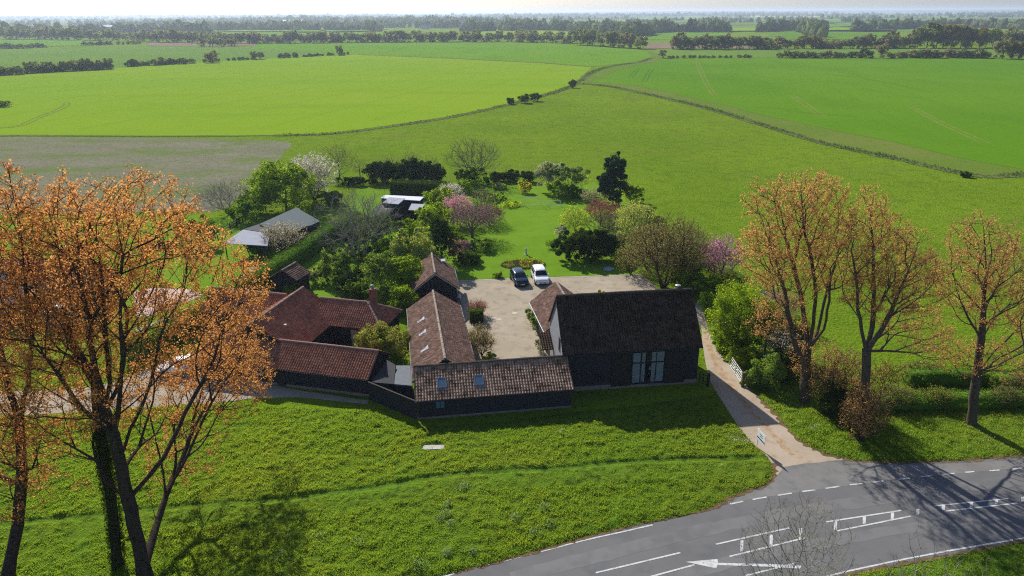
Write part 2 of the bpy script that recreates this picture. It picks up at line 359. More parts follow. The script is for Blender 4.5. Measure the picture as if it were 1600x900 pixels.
# ================================================================== GROUND
g = sheet('ground', [(-30000, -60), (30000, -60), (30000, 30000), (-30000, 30000)], 0, M['meadow'])
L1 = [(-500, 245), (-200, 218), (0, 211), (200, 212), (440, 211), (520, 207), (600, 197), (700, 182), (780, 165), (840, 150), (880, 138), (905, 126)]
TOP1 = [(925, 104), (850, 98), (700, 91), (600, 86), (558, 85)]
HL = [(543, 86), (480, 89), (415, 92), (355, 95), (305, 98), (200, 105), (175, 107), (90, 112), (0, 117), (-160, 126), (-500, 145)]
sheet('bright_crop_field', pix(list(smoothline(L1, 3))+TOP1+HL), .03, M['bright_field'])
sheet('light_field_beyond', pix(HL[::-1]+[(558, 85), (480, 79), (420, 76), (370, 74), (300, 71), (150, 74), (0, 78), (-160, 82), (-500, 92)]), .04, M['pale_field'])
sheet('wheat_field_strip', pix([(558, 85), (600, 86), (700, 91), (850, 98), (925, 104), (1000, 97), (1018, 88), (1012, 80), (960, 75), (900, 70), (750, 66), (560, 66), (400, 69), (390, 74), (430, 77), (480, 79)]), .06, M['mid_field'])
R_TOP = [(920, 118), (960, 104), (1020, 93), (1100, 91), (1350, 90), (1600, 91), (2100, 92)]
R_LOW = [(2100, 330), (1800, 300), (1600, 265), (1500, 247), (1400, 223), (1300, 203), (1200, 182), (1130, 164), (1050, 145), (1000, 136), (960, 131), (925, 129)]
sheet('young_wheat_field', pix(R_TOP+R_LOW), .05, M['deep_field'])
DITCH = smoothline([(905, 131), (950, 135), (1000, 145), (1100, 168), (1200, 198), (1290, 225), (1400, 248), (1480, 266), (1540, 276), (1600, 273), (1700, 274), (1900, 285)], 5)
sheet('field_margin', pix(R_LOW[::-1][:-2]+[(1650, 274)]+[tuple(p) for p in DITCH[::-1] if p[0] < 1620]), .02, M['margin'])
sheet('pasture_strip', pix([(1035, 89), (1100, 90), (1350, 89), (1600, 90), (2100, 90), (2100, 70), (1600, 75), (1345, 75), (1200, 77), (1045, 77), (1015, 79)]), .07, M['pale_field'])
DL2 = smoothline([(440, 212), (520, 209), (600, 199), (700, 184), (780, 167), (840, 152), (880, 140), (905, 128), (920, 116), (935, 109), (960, 103), (1000, 97), (1018, 91)], 5)
ribbon('ditch', pix(DL2), np.interp(np.linspace(0, 1, len(DL2)), [0, .3, .7, 1], [2.0, 3.0, 5, 7]), .075, M['rough'], .12, 3)
ribbon('ditch', pix(DITCH), 3.4, .07, M['rough'], .15, 4)
ribbon('field_track', pix(smoothline([(905, 131), (930, 122), (950, 112), (985, 103), (1018, 96), (1025, 88), (1015, 80)], 5)), 6.5, .08, M['margin'], .05, 5)
ribbon('field_edge', pix([(560, 85.5), (700, 91), (850, 98.5), (925, 104.5)]), 5, .09, M['rough'], .1, 6)
ribbon('field_edge', pix(smoothline([(-200, 218), (0, 212.5), (200, 213), (440, 212)], 8)), 1.6, .075, M['rough'], .3, 8)
sheet('stubble_field', pix(smoothline([(-300, 240), (-100, 219), (0, 214), (150, 215), (300, 217), (446, 221), (443, 240), (425, 262), (395, 290), (370, 310), (335, 330), (200, 332), (-100, 335), (-300, 340)], 4)), .015, M['stubble'])
# tractor tracks in the crops
def tracks(name, line, gauge, wd, z, mat):
    a, b = ribbon_pts(resample(pix(smoothline(line, 6)), 3), gauge*2)
    for q in (a, b): ribbon(name, q, wd, z, mat, .15, 9)
TK = ground_mat('tyre_track_earth', (.17, .22, .04), [((.13, .18, .02), .3, .4, .6, .8)])
TKD = ground_mat('crop_tramline', (.11, .19, .012), [((.14, .24, .012), .1, .45, .6, .9)])
TKD2 = ground_mat('wheat_tramline', (.06, .15, .010), [((.075, .18, .012), .1, .4, .6, .9)])
for l in ([(1089, 95), (1098, 118), (1108, 138), (1118, 151)], [(1235, 148), (1262, 166), (1284, 182)], [(1420, 165), (1470, 192), (1540, 224)]):
    tracks('tyre_track', l, .9, .7, .058, TK)
for l in ([(985, 122), (992, 113), (998, 108)], [(1006, 128), (1012, 118), (1018, 108)]):
    tracks('tyre_track', l, 1.0, .8, .058, TKD2)
for l in ([(0, 200), (30, 197), (60, 184), (95, 170), (105, 162), (98, 160)],): tracks('tyre_track', l, .9, .7, .058, TK)
for l in ([(1225, 173), (1290, 179), (1350, 183)], [(1290, 115), (1380, 128), (1460, 146)], [(1180, 168), (1260, 172)]):
    tracks('tramline', l, .9, .45, .059, TKD2)

def parallels(name, poly, p, q, spacing, count, mat, wd=.5, gauge=1.8, z=.036):
    P = pix(poly); a, b = at(*p)[:2], at(*q)[:2]; d = (b-a)/np.linalg.norm(b-a); nr = np.array([-d[1], d[0]])
    for k in range(-count, count+1):
        t = np.arange(-700, 900, 6.); base = a+d*t[:, None]+nr*(k*spacing); w_ = 6*(vnoise(t/160, t*0+k, 5)-.5); base = base+nr*w_[:, None]*0.4
        ok = in_poly(base[:, 0], base[:, 1], P) & (dist_line(base[:, 0], base[:, 1], list(P)+[P[0]]) > 9)
        if ok.sum() < 8: continue
        idx = np.where(ok)[0]; run = max(np.split(idx, np.where(np.diff(idx) > 1)[0]+1), key=len)
        if len(run) < 8: continue
        for g_ in (-gauge/2, gauge/2): ribbon(name, base[run]+nr*g_, wd, z, mat, .25, k+50)
PT1 = ground_mat('faint_tramline', (.150, .262, .010), [((.18, .285, .011), .05, .45, .6, 1)])
PT2 = ground_mat('faint_wheat_tramline', (.085, .185, .008), [((.100, .21, .009), .05, .45, .6, 1)])
parallels('tramline', list(smoothline(L1, 3))+TOP1+HL, (440, 146), (700, 100), 26, 9, PT1, .42)
parallels('tramline', R_TOP+R_LOW, (1089, 95), (1118, 151), 26, 14, PT2, .4, z=.056)
# ---- lawn, gravel, drive, road
LAWN = [(718, 438), (800, 434), (900, 431), (1005, 428), (1020, 415), (1010, 330), (985, 290), (840, 285), (700, 285), (600, 300), (560, 290), (540, 340), (440, 420), (460, 470), (640, 470), (700, 430)]
sheet('lawn', pix(LAWN), .008, M['lawn'])
sheet('neighbour_lawn', pix([(0, 345), (335, 336), (420, 350), (520, 350), (430, 400), (340, 470), (230, 520), (100, 560), (-200, 600), (-300, 350)]), .010, M['lawn'])
sheet('gravel_yard', pix([(716, 439.5), (800, 436), (900, 433), (1003, 429.5), (1016, 440), (1030, 452)])[:].tolist()+[[19.0, 70], [17.6, 64], [14, 60], [5, 58], [-1, 55.0], [-6, 56], [-8.5, 70], [-8.0, 82]], .012, M['gravel'])
ribbon('lawn_edging', pix([(716, 439), (800, 435.6), (900, 432.6), (1003, 429)]), .22, .03, M['concrete'])
# worn light patches in the yard
for i, (px, py, r) in enumerate(((804, 489, .35), (780, 499, .35), (772, 497, .4))):
    q = at(px, py)[:2]; rng = random.Random(i)
    sheet('gravel_patch', [(q[0]+r*math.cos(a)*rng.uniform(.6, 1.1), q[1]+r*.9*math.sin(a)*rng.uniform(.6, 1.1)) for a in np.linspace(0, 2*PI, 12, endpoint=False)], .017, ground_mat('pale_grit', (.55, .49, .40), [((.48, .42, .33), 1, .4, .6, .8)]))
DL = [(1040, 452), (1090, 500), (1098, 540), (1104, 575), (1112, 600), (1130, 630), (1153, 665), (1180, 697), (1200, 715), (1209, 735), (1203, 752), (1185, 763)]
DR = [(1090, 455), (1104, 505), (1120, 545), (1147, 580), (1178, 615), (1212, 648), (1245, 685), (1285, 708), (1335, 720)]
dl = pix(smoothline(DL, 5)); dr = pix(smoothline(DR, 5))
sheet('driveway', np.vstack([dl, dr[::-1]]), .016, M['driveway'])
NORTH = [(560, 925), (640, 905), (707, 897), (800, 873), (880, 850), (960, 829), (1070, 807), (1115, 793), (1140, 780), (1165, 769), (1188, 762)]
road_n = np.vstack([pix(smoothline([(200, 1010), (400, 965)]+NORTH, 4)), pix(smoothline([(1215, 745), (1240, 734), (1285, 722), (1335, 719), (1400, 724), (1500, 721), (1600, 713), (1750, 702), (2000, 680)], 4))])
road_s = pix(smoothline([(500, 1180), (800, 1060), (1000, 990), (1170, 935), (1300, 903), (1400, 883), (1500, 864), (1600, 845), (1750, 815), (2000, 768)], 4))
sheet('road', np.vstack([road_n, road_s[::-1]]), .020, M['asphalt'])
sheet('drive_mouth', pix([(1190, 764), (1213, 745), (1225, 730), (1260, 724), (1300, 722), (1340, 722), (1440, 727), (1600, 719), (1600, 731), (1400, 749), (1290, 764), (1175, 780), (1140, 789), (1160, 775)]), .024, M['asphalt_worn'])
for ln, wd in (([(800, 905), (960, 862), (1180, 812), (1400, 776), (1600, 750)], 1.1), ([(1050, 905), (1180, 868), (1300, 846), (1420, 825), (1600, 801)], .9)):
    ribbon('wheel_track', resample(pix(smoothline(ln, 5)), .8), wd, .0235, M['lane_wear'], .08, 5)
# leaf litter against the edges of the tarmac and the drive
ribbon('leaf_litter_edge', resample(pix(smoothline([(1115, 791), (1150, 773), (1185, 760), (1207, 744), (1204, 722)], 5)), .25), .55, .032, M['leaflitter'], .35, 11)
ribbon('leaf_litter_edge', resample(pix(smoothline([(1178, 612), (1212, 646), (1245, 683), (1285, 707), (1335, 718.5), (1400, 722), (1500, 718), (1600, 711), (1700, 703)], 5)), .25), .6, .032, M['leaflitter'], .4, 12)
ribbon('leaf_litter_edge', resample(pix(smoothline([(1125, 792), (960, 829), (800, 873), (707, 897)], 5)), .25), .22, .031, M['leaflitter'], .5, 13)
ribbon('leaf_litter_edge', resample(pix(smoothline([(1290, 906), (1400, 884), (1500, 865), (1610, 844)], 5)), .25), .3, .031, M['leaflitter'], .4, 14)
_a = dl[8:-12]; _b = np.array([np.interp(np.linspace(.15, .82, len(_a)), np.linspace(0, 1, len(dr)), dr[:, k]) for k in (0, 1)]).T
ribbon('track_crown', resample(_a*.45+_b*.55, .3), .5, .020, ground_mat('leafy_drive_crown', (.33, .22, .13), [((.44, .33, .22), 1.5, .42, .6, .9)]), .3, 15)

def mark(a, b, wd=.12, z=.030, name='road_marking'):
    A, B = at(*a)[:2], at(*b)[:2]; return ribbon(name, [A, (A+B)/2, B], wd, z, M['paint'])
for a, b in (((1141, 788), (1161, 784)), ((1176, 781), (1198, 777)), ((1215, 774.5), (1237, 771)), ((1253, 768.5), (1274, 766)), ((1290, 763.5), (1311, 760.5)), ((1328, 758), (1348, 755.8)), ((1364, 754), (1380, 752)), ((1403, 749.5), (1421, 747.5)), ((1438, 745.5), (1456, 743.5)), ((1473, 742), (1491, 740)), ((1508, 738.5), (1522, 737.3)), ((1546, 736), (1562, 734.8)), ((1582, 733.5), (1597, 732.3))):
    mark(a, b, .13)
ribbon('road_edge_line', resample(pix(smoothline([(600, 928), (706, 898), (819, 869), (912, 845), (970, 832), (1022, 820)], 5)), .5), .11, .030, M['paint'], .06)
ribbon('road_edge_line', resample(pix(smoothline([(1150, 938), (1300, 899), (1380, 881), (1435, 870), (1500, 858), (1600, 841), (1700, 822)], 5)), .5), .12, .030, M['paint'], .06)
for a, b in (((931, 895.5), (1063, 864)), ((1000, 906), (1085, 883)), ((1118, 851), (1233, 825.5)), ((1140, 870), (1257, 841)), ((1291, 816), (1408, 798)), ((1308, 830), (1423, 807)), ((1460, 791), (1575, 779.5)), ((1478, 799), (1590, 786.5)), ((1165, 900), (1240, 881)), ((1610, 776), (1700, 765))):
    mark(a, b, .12)
for cx, y0, y1 in ((1159, 845, 862), (1205, 836, 852), (1251, 826, 842), (1305.5, 815, 829), (1350.5, 807.5, 818.5), (1394.5, 801.5, 811), (1434, 796, 804.5), (1474, 790.5, 797.5), (1517.5, 785.5, 793), (1557, 780.5, 788), (1598, 777, 784)):
    p = pix([(cx-2.6, y0), (cx+2.6, y0-.4), (cx+2.2, y1), (cx-2.6, y1+.3)])
    o = sheet('road_marking', p, .0305, M['paint'])
sheet('road_arrow', pix([(1071, 878.5), (1121, 874), (1122, 880), (1200, 881.8), (1252, 884.5), (1250, 889), (1200, 886), (1121, 883.5), (1119, 888.5)]), .0305, M['paint'])

# bumpy verge surface + grass blades
VERGE1 = [tuple(p) for p in pix([(-350, 640), (60, 650), (180, 640), (290, 632), (380, 630), (470, 636), (570, 641), (640, 660), (655, 668), (780, 660), (893, 645), (1000, 634), (1110, 618)])]+[tuple(p) for p in dl[int(len(dl)*.4):]]+[tuple(p) for p in pix(smoothline([(1185, 763), (1165, 768), (1140, 779), (1115, 792), (1070, 806), (960, 828), (880, 849), (800, 872), (707, 896), (640, 905), (560, 925), (400, 965), (200, 1010)], 3))]+[(-60, 22)]
VERGE2 = [tuple(p) for p in dr[int(len(dr)*.42):]]+[tuple(p) for p in pix([(1400, 723), (1500, 720), (1600, 712), (1750, 701), (2000, 679)])]+[(85, 56), (50, 60), (27, 60)]
VERGE3 = [tuple(p) for p in pix([(1170, 937), (1300, 905), (1400, 885), (1500, 866), (1600, 847), (1750, 817), (2000, 770)])]+[(60, 24), (10, 24)]
PATHLINE = smoothline(pix([(1196, 717), (1100, 719), (1020, 722), (940, 727), (860, 735), (780, 738), (700, 744), (640, 754), (560, 767), (500, 774), (430, 783), (330, 790), (250, 796), (100, 812), (-100, 830)]), 5)
COVER = at(676, 699)[:2]
def verge_h(x, y):
    h = .10*fbm(x*.45, y*.45, 3, 3)+.16*np.clip(fbm(x*2.1, y*2.1, 9, 4)-.40, 0, 1)*2.2
    dp = dist_line(x, y, PATHLINE)
    h = h*np.clip((dp-.15)/.35, .08, 1)
    up = np.interp(dp, [.2, .4, 1.2, 3], [0, .035, .02, 0])
    return h+up+.02
def verge(name, poly, step, nblade, hs, seed):
    p = np.array(poly); x0, y0 = p.min(0); x1, y1 = p.max(0)
    xs = np.arange(max(x0, -58), min(x1, 62), step); ys = np.arange(y0, y1, step)
    X, Y = np.meshgrid(xs, ys); ins = in_poly(X, Y, poly)
    edge = dist_line(X, Y, list(poly)+[poly[0]])
    Z = np.where(ins, verge_h(X, Y)*np.clip(edge/.5, 0, 1)+.012, .0)
    Z = np.where(np.hypot(X-COVER[0], (Y-COVER[1])*1.4) < .85, .012, Z)
    idx = np.arange(X.size).reshape(X.shape); q = ins[:-1, :-1] & ins[1:, :-1] & ins[:-1, 1:] & ins[1:, 1:]
    F = np.stack([idx[:-1, :-1][q], idx[:-1, 1:][q], idx[1:, 1:][q], idx[1:, :-1][q]], 1)
    o = mesh_obj(name, np.c_[X.ravel(), Y.ravel(), Z.ravel()], F, M['vergeground'], smooth=True); o['kind'] = 'structure'
    rng = np.random.RandomState(seed); n = nblade
    bx = rng.uniform(max(x0, -50), min(x1, 55), n*3); by = rng.uniform(y0, y1, n*3)
    k = in_poly(bx, by, poly); e = dist_line(bx, by, list(poly)+[poly[0]])
    # keep those the picture can show
    vis = (np.abs(bx) < (by*_cp+CAMH*_sp)*.80)
    dp = dist_line(bx, by, PATHLINE)
    k &= vis & (e > .02) & (np.hypot(bx-COVER[0], (by-COVER[1])*1.5) > .95) & ((dp > .28) | (rng.rand(n*3) < .25))
    dens = .35+.65*fbm(bx*1.3, by*1.3, 5, 3)*1.4
    k &= rng.rand(n*3) < dens
    bx, by, e = bx[k][:n], by[k][:n], e[k][:n]; n = len(bx)
    bz = verge_h(bx, by)*np.clip(e/.5, 0, 1)
    cl = fbm(bx*2.4, by*2.4, 21, 4); lf = fbm(bx*.25, by*.25, 31, 2)
    hh = hs*(.35+1.15*np.clip(cl-.25, 0, 1))*(.6+.8*lf)*rng.uniform(.6, 1.3, n)
    dpp = dist_line(bx, by, PATHLINE); hh *= np.interp(dpp, [.15, .4, 1.5, 4], [.3, .95, 1.05, 1])
    hh *= np.where((dpp < 2.2) & (by < np.interp(bx, PATHLINE[::-1, 0], PATHLINE[::-1, 1])), .55, 1)
    a = rng.uniform(0, 2*PI, n); wd = rng.uniform(.010, .026, n); ln = rng.uniform(.1, .75, n)*hh; la = rng.uniform(0, 2*PI, n)
    dx, dy = np.cos(a)*wd, np.sin(a)*wd; lx, ly = np.cos(la)*ln, np.sin(la)*ln
    V = np.stack([np.c_[bx-dx, by-dy, bz], np.c_[bx+dx, by+dy, bz], np.c_[bx+lx*.45+dx*.8, by+ly*.45+dy*.8, bz+hh*.7], np.c_[bx+lx, by+ly, bz+hh]], 1).reshape(-1, 3)
    F = np.arange(4*n).reshape(n, 4)
    o = mesh_obj('grass', V, F, LF['grass']); o['kind'] = 'stuff'
    tag(o, {1: 'rough tufted green grass on the broad verge in front of the black barns', 2: 'green grass under the three tan trees beside the drive', 3: 'strip of green grass on the near side of the road'}[seed], 'grass')
verge('verge', VERGE1, .2, 520000, .17, 1)
verge('verge', VERGE2, .3, 110000, .17, 2)
verge('verge', VERGE3, .3, 60000, .17, 3)

# ================================================================== VEGETATION BUILDERS
def mst(stem, par, pts, bf=.45, up=0.):
    """grow a branching tree from given stem nodes through attractor points (balanced minimum spanning tree)"""
    P = [np.array(q, float) for q in stem]; par = list(par); pl = []
    for i, q in enumerate(P): pl.append(0 if par[i] < 0 else pl[par[i]]+np.linalg.norm(q-P[par[i]]))
    pts = np.asarray(pts, float); n = len(pts)
    best = np.full(n, 1e9); bi = np.zeros(n, int)
    def upd(i):
        d = pts-P[i]; r = np.sqrt((d*d).sum(1))
        pen = np.maximum(0, -d[:, 2])*up
        c = r+bf*(pl[i]+r)+pen
        m = c < best; best[m] = c[m]; bi[m] = i
    for i in range(len(P)): upd(i)
    done = np.zeros(n, bool)
    for _ in range(n):
        j = int(np.argmin(np.where(done, 1e9, best))); done[j] = True
        P.append(pts[j]); p = int(bi[j]); par.append(p); pl.append(pl[p]+np.linalg.norm(pts[j]-P[p])); upd(len(P)-1)
    return np.array(P), np.array(par)
def radii(P, par, rtip, rbase):
    n = len(P); cnt = np.zeros(n)
    ch = np.zeros(n, int)
    for i in range(n):
        if par[i] >= 0: ch[par[i]] += 1
    pl = np.zeros(n)
    for i in range(n):
        if par[i] >= 0: pl[i] = pl[par[i]]+1
    for i in np.argsort(-pl):
        if ch[i] == 0: cnt[i] += 1
        if par[i] >= 0: cnt[par[i]] += cnt[i]
    k = math.log(rbase/rtip)/max(.1, math.log(max(2, cnt[0])))
    return rtip*cnt**k, cnt
def limbs(A, B, ra, rb, n):
    """tapered prisms from A to B, vectorised"""
    if len(A) == 0: return np.zeros((0, 3)), np.zeros((0, 4), int)
    d = B-A; L = np.linalg.norm(d, axis=1)[:, None]+1e-9; d = d/L
    h = np.where(np.abs(d[:, 2:3]) < .9, np.array([[0, 0, 1.]]), np.array([[1., 0, 0]]))
    u = np.cross(d, h); u /= np.linalg.norm(u, axis=1)[:, None]; v = np.cross(d, u)
    a = 2*PI*np.arange(n)/n
    ca, sa = np.cos(a)[None, :, None], np.sin(a)[None, :, None]
    ring = u[:, None]*ca+v[:, None]*sa
    VA = (A-d*ra[:, None]*.3)[:, None]+ring*ra[:, None, None]; VB = (B+d*rb[:, None]*.3)[:, None]+ring*rb[:, None, None]
    V = np.concatenate([VA, VB], 1).reshape(-1, 3); m = len(A)
    i = np.arange(n); j = (i+1) % n
    f = np.stack([i, j, j+n, i+n], 1)[None]+(np.arange(m)*2*n)[:, None, None]
    return V, f.reshape(-1, 4)
def leaves(pos, size, rng, aspect=.6, up=0., nrm=None, spread=1.):
    """kite-shaped leaf faces; optional outward normals"""
    n = len(pos)
    a = rng.normal(size=(n, 3))
    if nrm is not None: a = nrm+a*.55*spread
    a[:, 2] += up
    a /= np.linalg.norm(a, axis=1)[:, None]+1e-9
    b = rng.normal(size=(n, 3)); u = np.cross(a, b); u /= np.linalg.norm(u, axis=1)[:, None]+1e-9; v = np.cross(a, u)
    s = (size*rng.uniform(.6, 1.3, n))[:, None]
    V = np.stack([pos-u*s*.5, pos+v*s*aspect*.5+u*s*.05, pos+u*s*.5, pos-v*s*aspect*.5+u*s*.05], 1).reshape(-1, 3)
    return V, np.arange(4*n).reshape(n, 4)
def join(parts):
    V = []; F = []; MI = []; o = 0
    for v, f, m in parts:
        if len(v) == 0: continue
        V.append(v); F.append(f+o); MI.append(np.full(len(f), m)); o += len(v)
    return np.vstack(V), np.vstack(F), np.concatenate(MI)
def ell_points(ells, n, rng, shell=0.):
    """points in a union of ellipsoids (cx,cy,cz,rx,ry,rz)"""
    E = np.array(ells, float); vol = E[:, 3]*E[:, 4]*E[:, 5]; k = rng.choice(len(E), n, p=vol/vol.sum())
    d = rng.normal(size=(n, 3)); d /= np.linalg.norm(d, axis=1)[:, None]
    r = rng.uniform(shell**3, 1, n)**(1/3.)
    return E[k, :3]+d*r[:, None]*E[k, 3:]
def build_tree(name, label, cat, base, stems, ells, npts, bark, leafkey, nleaf=3, lsize=.14, rbase=.25, rtip=.012, bf=.4, up=.6, seed=0,
               twigs=2, twl=.6, group=None, leafsig=.12, extra=None, leaf_up=0., droop=0., jitter=0, leaf2=None, leaf2_frac=.3, tips_only=False):
    rng = np.random.RandomState(seed); base = np.array([base[0], base[1], 0.])
    P = [base*0]; par = [-1]
    for s in stems:       # each stem: (parent index or None, [points in world coordinates])
        p = s[0]
        for q in s[1]:
            P.append(np.array(q)-base); par.append(p); p = len(P)-1
    # densify stems
    P2 = [P[0]]; par2 = [-1]; mp = {0: 0}
    for i in range(1, len(P)):
        a = P[par[i]]; b = P[i]; L = np.linalg.norm(b-a); k = max(1, int(L/.8)); prev = mp[par[i]]
        for t in range(1, k+1):
            q = a+(b-a)*t/k
            if t < k: q = q+rng.normal(size=3)*.035*L/k
            P2.append(q); par2.append(prev); prev = len(P2)-1
        mp[i] = prev
    pts = ell_points(ells, npts, rng)-base
    pts = pts[pts[:, 2] > .4]
    P, par = mst(P2, par2, pts, bf, up); ns = len(P2)
    r, cnt = radii(P, par, rtip, rbase)
    heavy = -np.ones(len(P), int)
    for i in range(1, len(P)):
        if heavy[par[i]] < 0 or cnt[i] > cnt[heavy[par[i]]]: heavy[par[i]] = i
    for _ in range(3):
        k = np.arange(ns, len(P)); k = k[heavy[k] >= 0]; P[k] = .4*P[k]+.3*P[par[k]]+.3*P[heavy[k]]
    idx = np.where(par >= 0)[0]; A = P[par[idx]]; B = P[idx]; ra = np.minimum(r[par[idx]], r[idx]*1.35+.004); rb = r[idx]
    first = par[idx] == 0; ra[first] = r[par[idx]][first]*1.25
    root = thing(name, label, cat, tuple(base), 0, group)
    thr = max(.028, rbase*.13); big = rb > thr
    V1, F1 = limbs(A[big], B[big], ra[big], rb[big], 8)
    tips = np.where(cnt <= 3)[0] if not tips_only else np.where(cnt <= 1)[0]
    tp = tips[par[tips] >= 0]
    dirs = P[tp]-P[par[tp]]; dirs /= np.linalg.norm(dirs, axis=1)[:, None]+1e-9
    TA = np.repeat(P[tp], twigs, 0); D = np.repeat(dirs, twigs, 0)+rng.normal(size=(len(tp)*twigs, 3))*.55; D[:, 2] += .35-droop
    D /= np.linalg.norm(D, axis=1)[:, None]+1e-9; TB = TA+D*(twl*rng.uniform(.4, 1.2, len(TA)))[:, None]
    parts = [(*limbs(A[~big], B[~big], ra[~big], rb[~big], 4), 0)]
    if twigs: parts.append((*limbs(TA, TB, np.full(len(TA), rtip*.8), np.full(len(TA), rtip*.4), 3), 0))
    mats = [M[bark]]
    if nleaf and twigs:
        m = len(TA)*nleaf; t = rng.uniform(.2, 1.1, m); pos = np.repeat(TA, nleaf, 0)+np.repeat(TB-TA, nleaf, 0)*t[:, None]+rng.normal(size=(m, 3))*leafsig
        pos = pos[pos[:, 2] > .1]
        k = rng.rand(len(pos)) < (leaf2_frac if leaf2 else 0)
        parts.append((*leaves(pos[~k], lsize, rng, up=leaf_up), 1)); mats.append(LF[leafkey])
        if leaf2: parts.append((*leaves(pos[k], lsize, rng), 2)); mats.append(LF[leaf2])
    if len(V1): mesh_obj('trunk', V1, F1, M[bark], root, smooth=True)
    V, F, MI = join(parts); mesh_obj('crown', V, F, mats, root, MI)
    return root
def leafy_mesh(ells, nclump, nleaf, lsize, seed, crad=.28, base=(0, 0), flat=.8, floor=.05):
    """foliage built from leaf clumps sitting on the surface of an envelope, with leaves through the depth too"""
    rng = np.random.RandomState(seed); E = np.array(ells, float)
    vol = (E[:, 3]*E[:, 4]*E[:, 5])**.67; k = rng.choice(len(E), nclump, p=vol/vol.sum())
    d = rng.normal(size=(nclump, 3)); d[:, 2] = np.where(rng.rand(nclump) < .62, np.abs(d[:, 2])*.95, d[:, 2]*.9); d /= np.linalg.norm(d, axis=1)[:, None]
    rr = rng.uniform(.62, 1.02, nclump)
    cc = E[k, :3]+d*rr[:, None]*E[k, 3:]
    cr = crad*np.minimum(E[k, 3], E[k, 5])*rng.uniform(.6, 1.35, nclump)
    nleaf = int(nleaf*1.6); m = nclump*nleaf; ci = np.repeat(np.arange(nclump), nleaf)
    dd = rng.normal(size=(m, 3)); dd[:, 2] += .35; dd /= np.linalg.norm(dd, axis=1)[:, None]
    pos = cc[ci]+dd*(cr[ci]*rng.uniform(.55, 1.08, m))[:, None]*np.array([1, 1, flat])
    m2 = m//6; inner = ell_points([(e[0], e[1], e[2], e[3]*.88, e[4]*.88, e[5]*.88) for e in ells], m2, rng, .55)
    nr = np.vstack([dd, rng.normal(size=(m2, 3))]); pos = np.vstack([pos, inner])
    ok = pos[:, 2] > floor; pos = pos[ok]; nr = nr[ok]
    return leaves(pos, lsize, rng, .75, up=.55, nrm=nr)
def dense(name, label, cat, x, y, rx, ry, h, leafkey, lsize=.2, n=26, per=130, seed=0, z0=.0, trunk=True, bark='bark', leaf2=None, shape='round', group=None, crad=.28, crown_from=.0, lift=None):
    """evergreen or leafy shrub or tree of one rounded, lobed or conical crown"""
    rng = np.random.RandomState(seed+100)
    cb = h*crown_from; ch = h-cb
    if shape == 'round': ells = [(0, 0, cb+ch*.48, rx, ry, ch*.52)]+[(rng.uniform(-.5, .5)*rx, rng.uniform(-.5, .5)*ry, cb+ch*rng.uniform(.35, .72), rx*.55, ry*.55, ch*.34) for _ in range(4)]
    elif shape == 'low': ells = [(rng.uniform(-.6, .6)*rx, rng.uniform(-.5, .5)*ry, ch*rng.uniform(.3, .5), rx*.5, ry*.55, ch*.5) for _ in range(6)]+[(0, 0, ch*.35, rx*.9, ry*.9, ch*.5)]
    elif shape == 'cone': ells = [(rng.uniform(-.1, .1)*rx, rng.uniform(-.1, .1)*ry, cb+ch*t, rx*(1.02-t*.92), ry*(1.02-t*.92), ch*.16) for t in (.12, .27, .42, .57, .72, .86)]
    elif shape == 'column': ells = [(0, 0, cb+ch*t, rx*f, ry*f, ch*.26) for t, f in ((.22, .9), (.45, 1.), (.66, .82), (.82, .5))]
    V, F = leafy_mesh(ells, n, per, lsize, seed, crad)
    root = thing(name, label, cat, (x, y, 0), 0, group); parts = [(V, F, 0)]; mats = [LF[leafkey]]
    if leaf2:
        q = np.random.RandomState(seed+5).rand(len(F)) < .35; mi = q.astype(int); mats.append(LF[leaf2])
    else: mi = np.zeros(len(F), int)
    mesh_obj('crown' if trunk else 'foliage', V, F, mats, root, mi)
    if trunk:
        rng2 = np.random.RandomState(seed+9); A = [np.zeros(3)]; Bq = []; rA = []; top = h*.7
        pp = [np.array([0, 0, -.05])]+[np.array([rng2.normal()*.04*t*h, rng2.normal()*.04*t*h, t*top]) for t in (.25, .5, .75, 1.)]
        As = pp[:-1]; Bs = pp[1:]; r0 = max(.05, h*.022); ra = [r0, r0*.8, r0*.6, r0*.4]; rb = [r0*.8, r0*.6, r0*.4, r0*.2]
        for _ in range(7):
            t = rng2.randint(1, 4); a = rng2.uniform(0, 2*PI); As.append(pp[t]); Bs.append(pp[t]+np.array([math.cos(a)*rx*.6, math.sin(a)*ry*.6, h*.16])); ra.append(r0*.4); rb.append(r0*.12)
        V, F = limbs(np.array(As), np.array(Bs), np.array(ra), np.array(rb), 6); mesh_obj('trunk', V, F, M[bark], root, smooth=True)
    return root
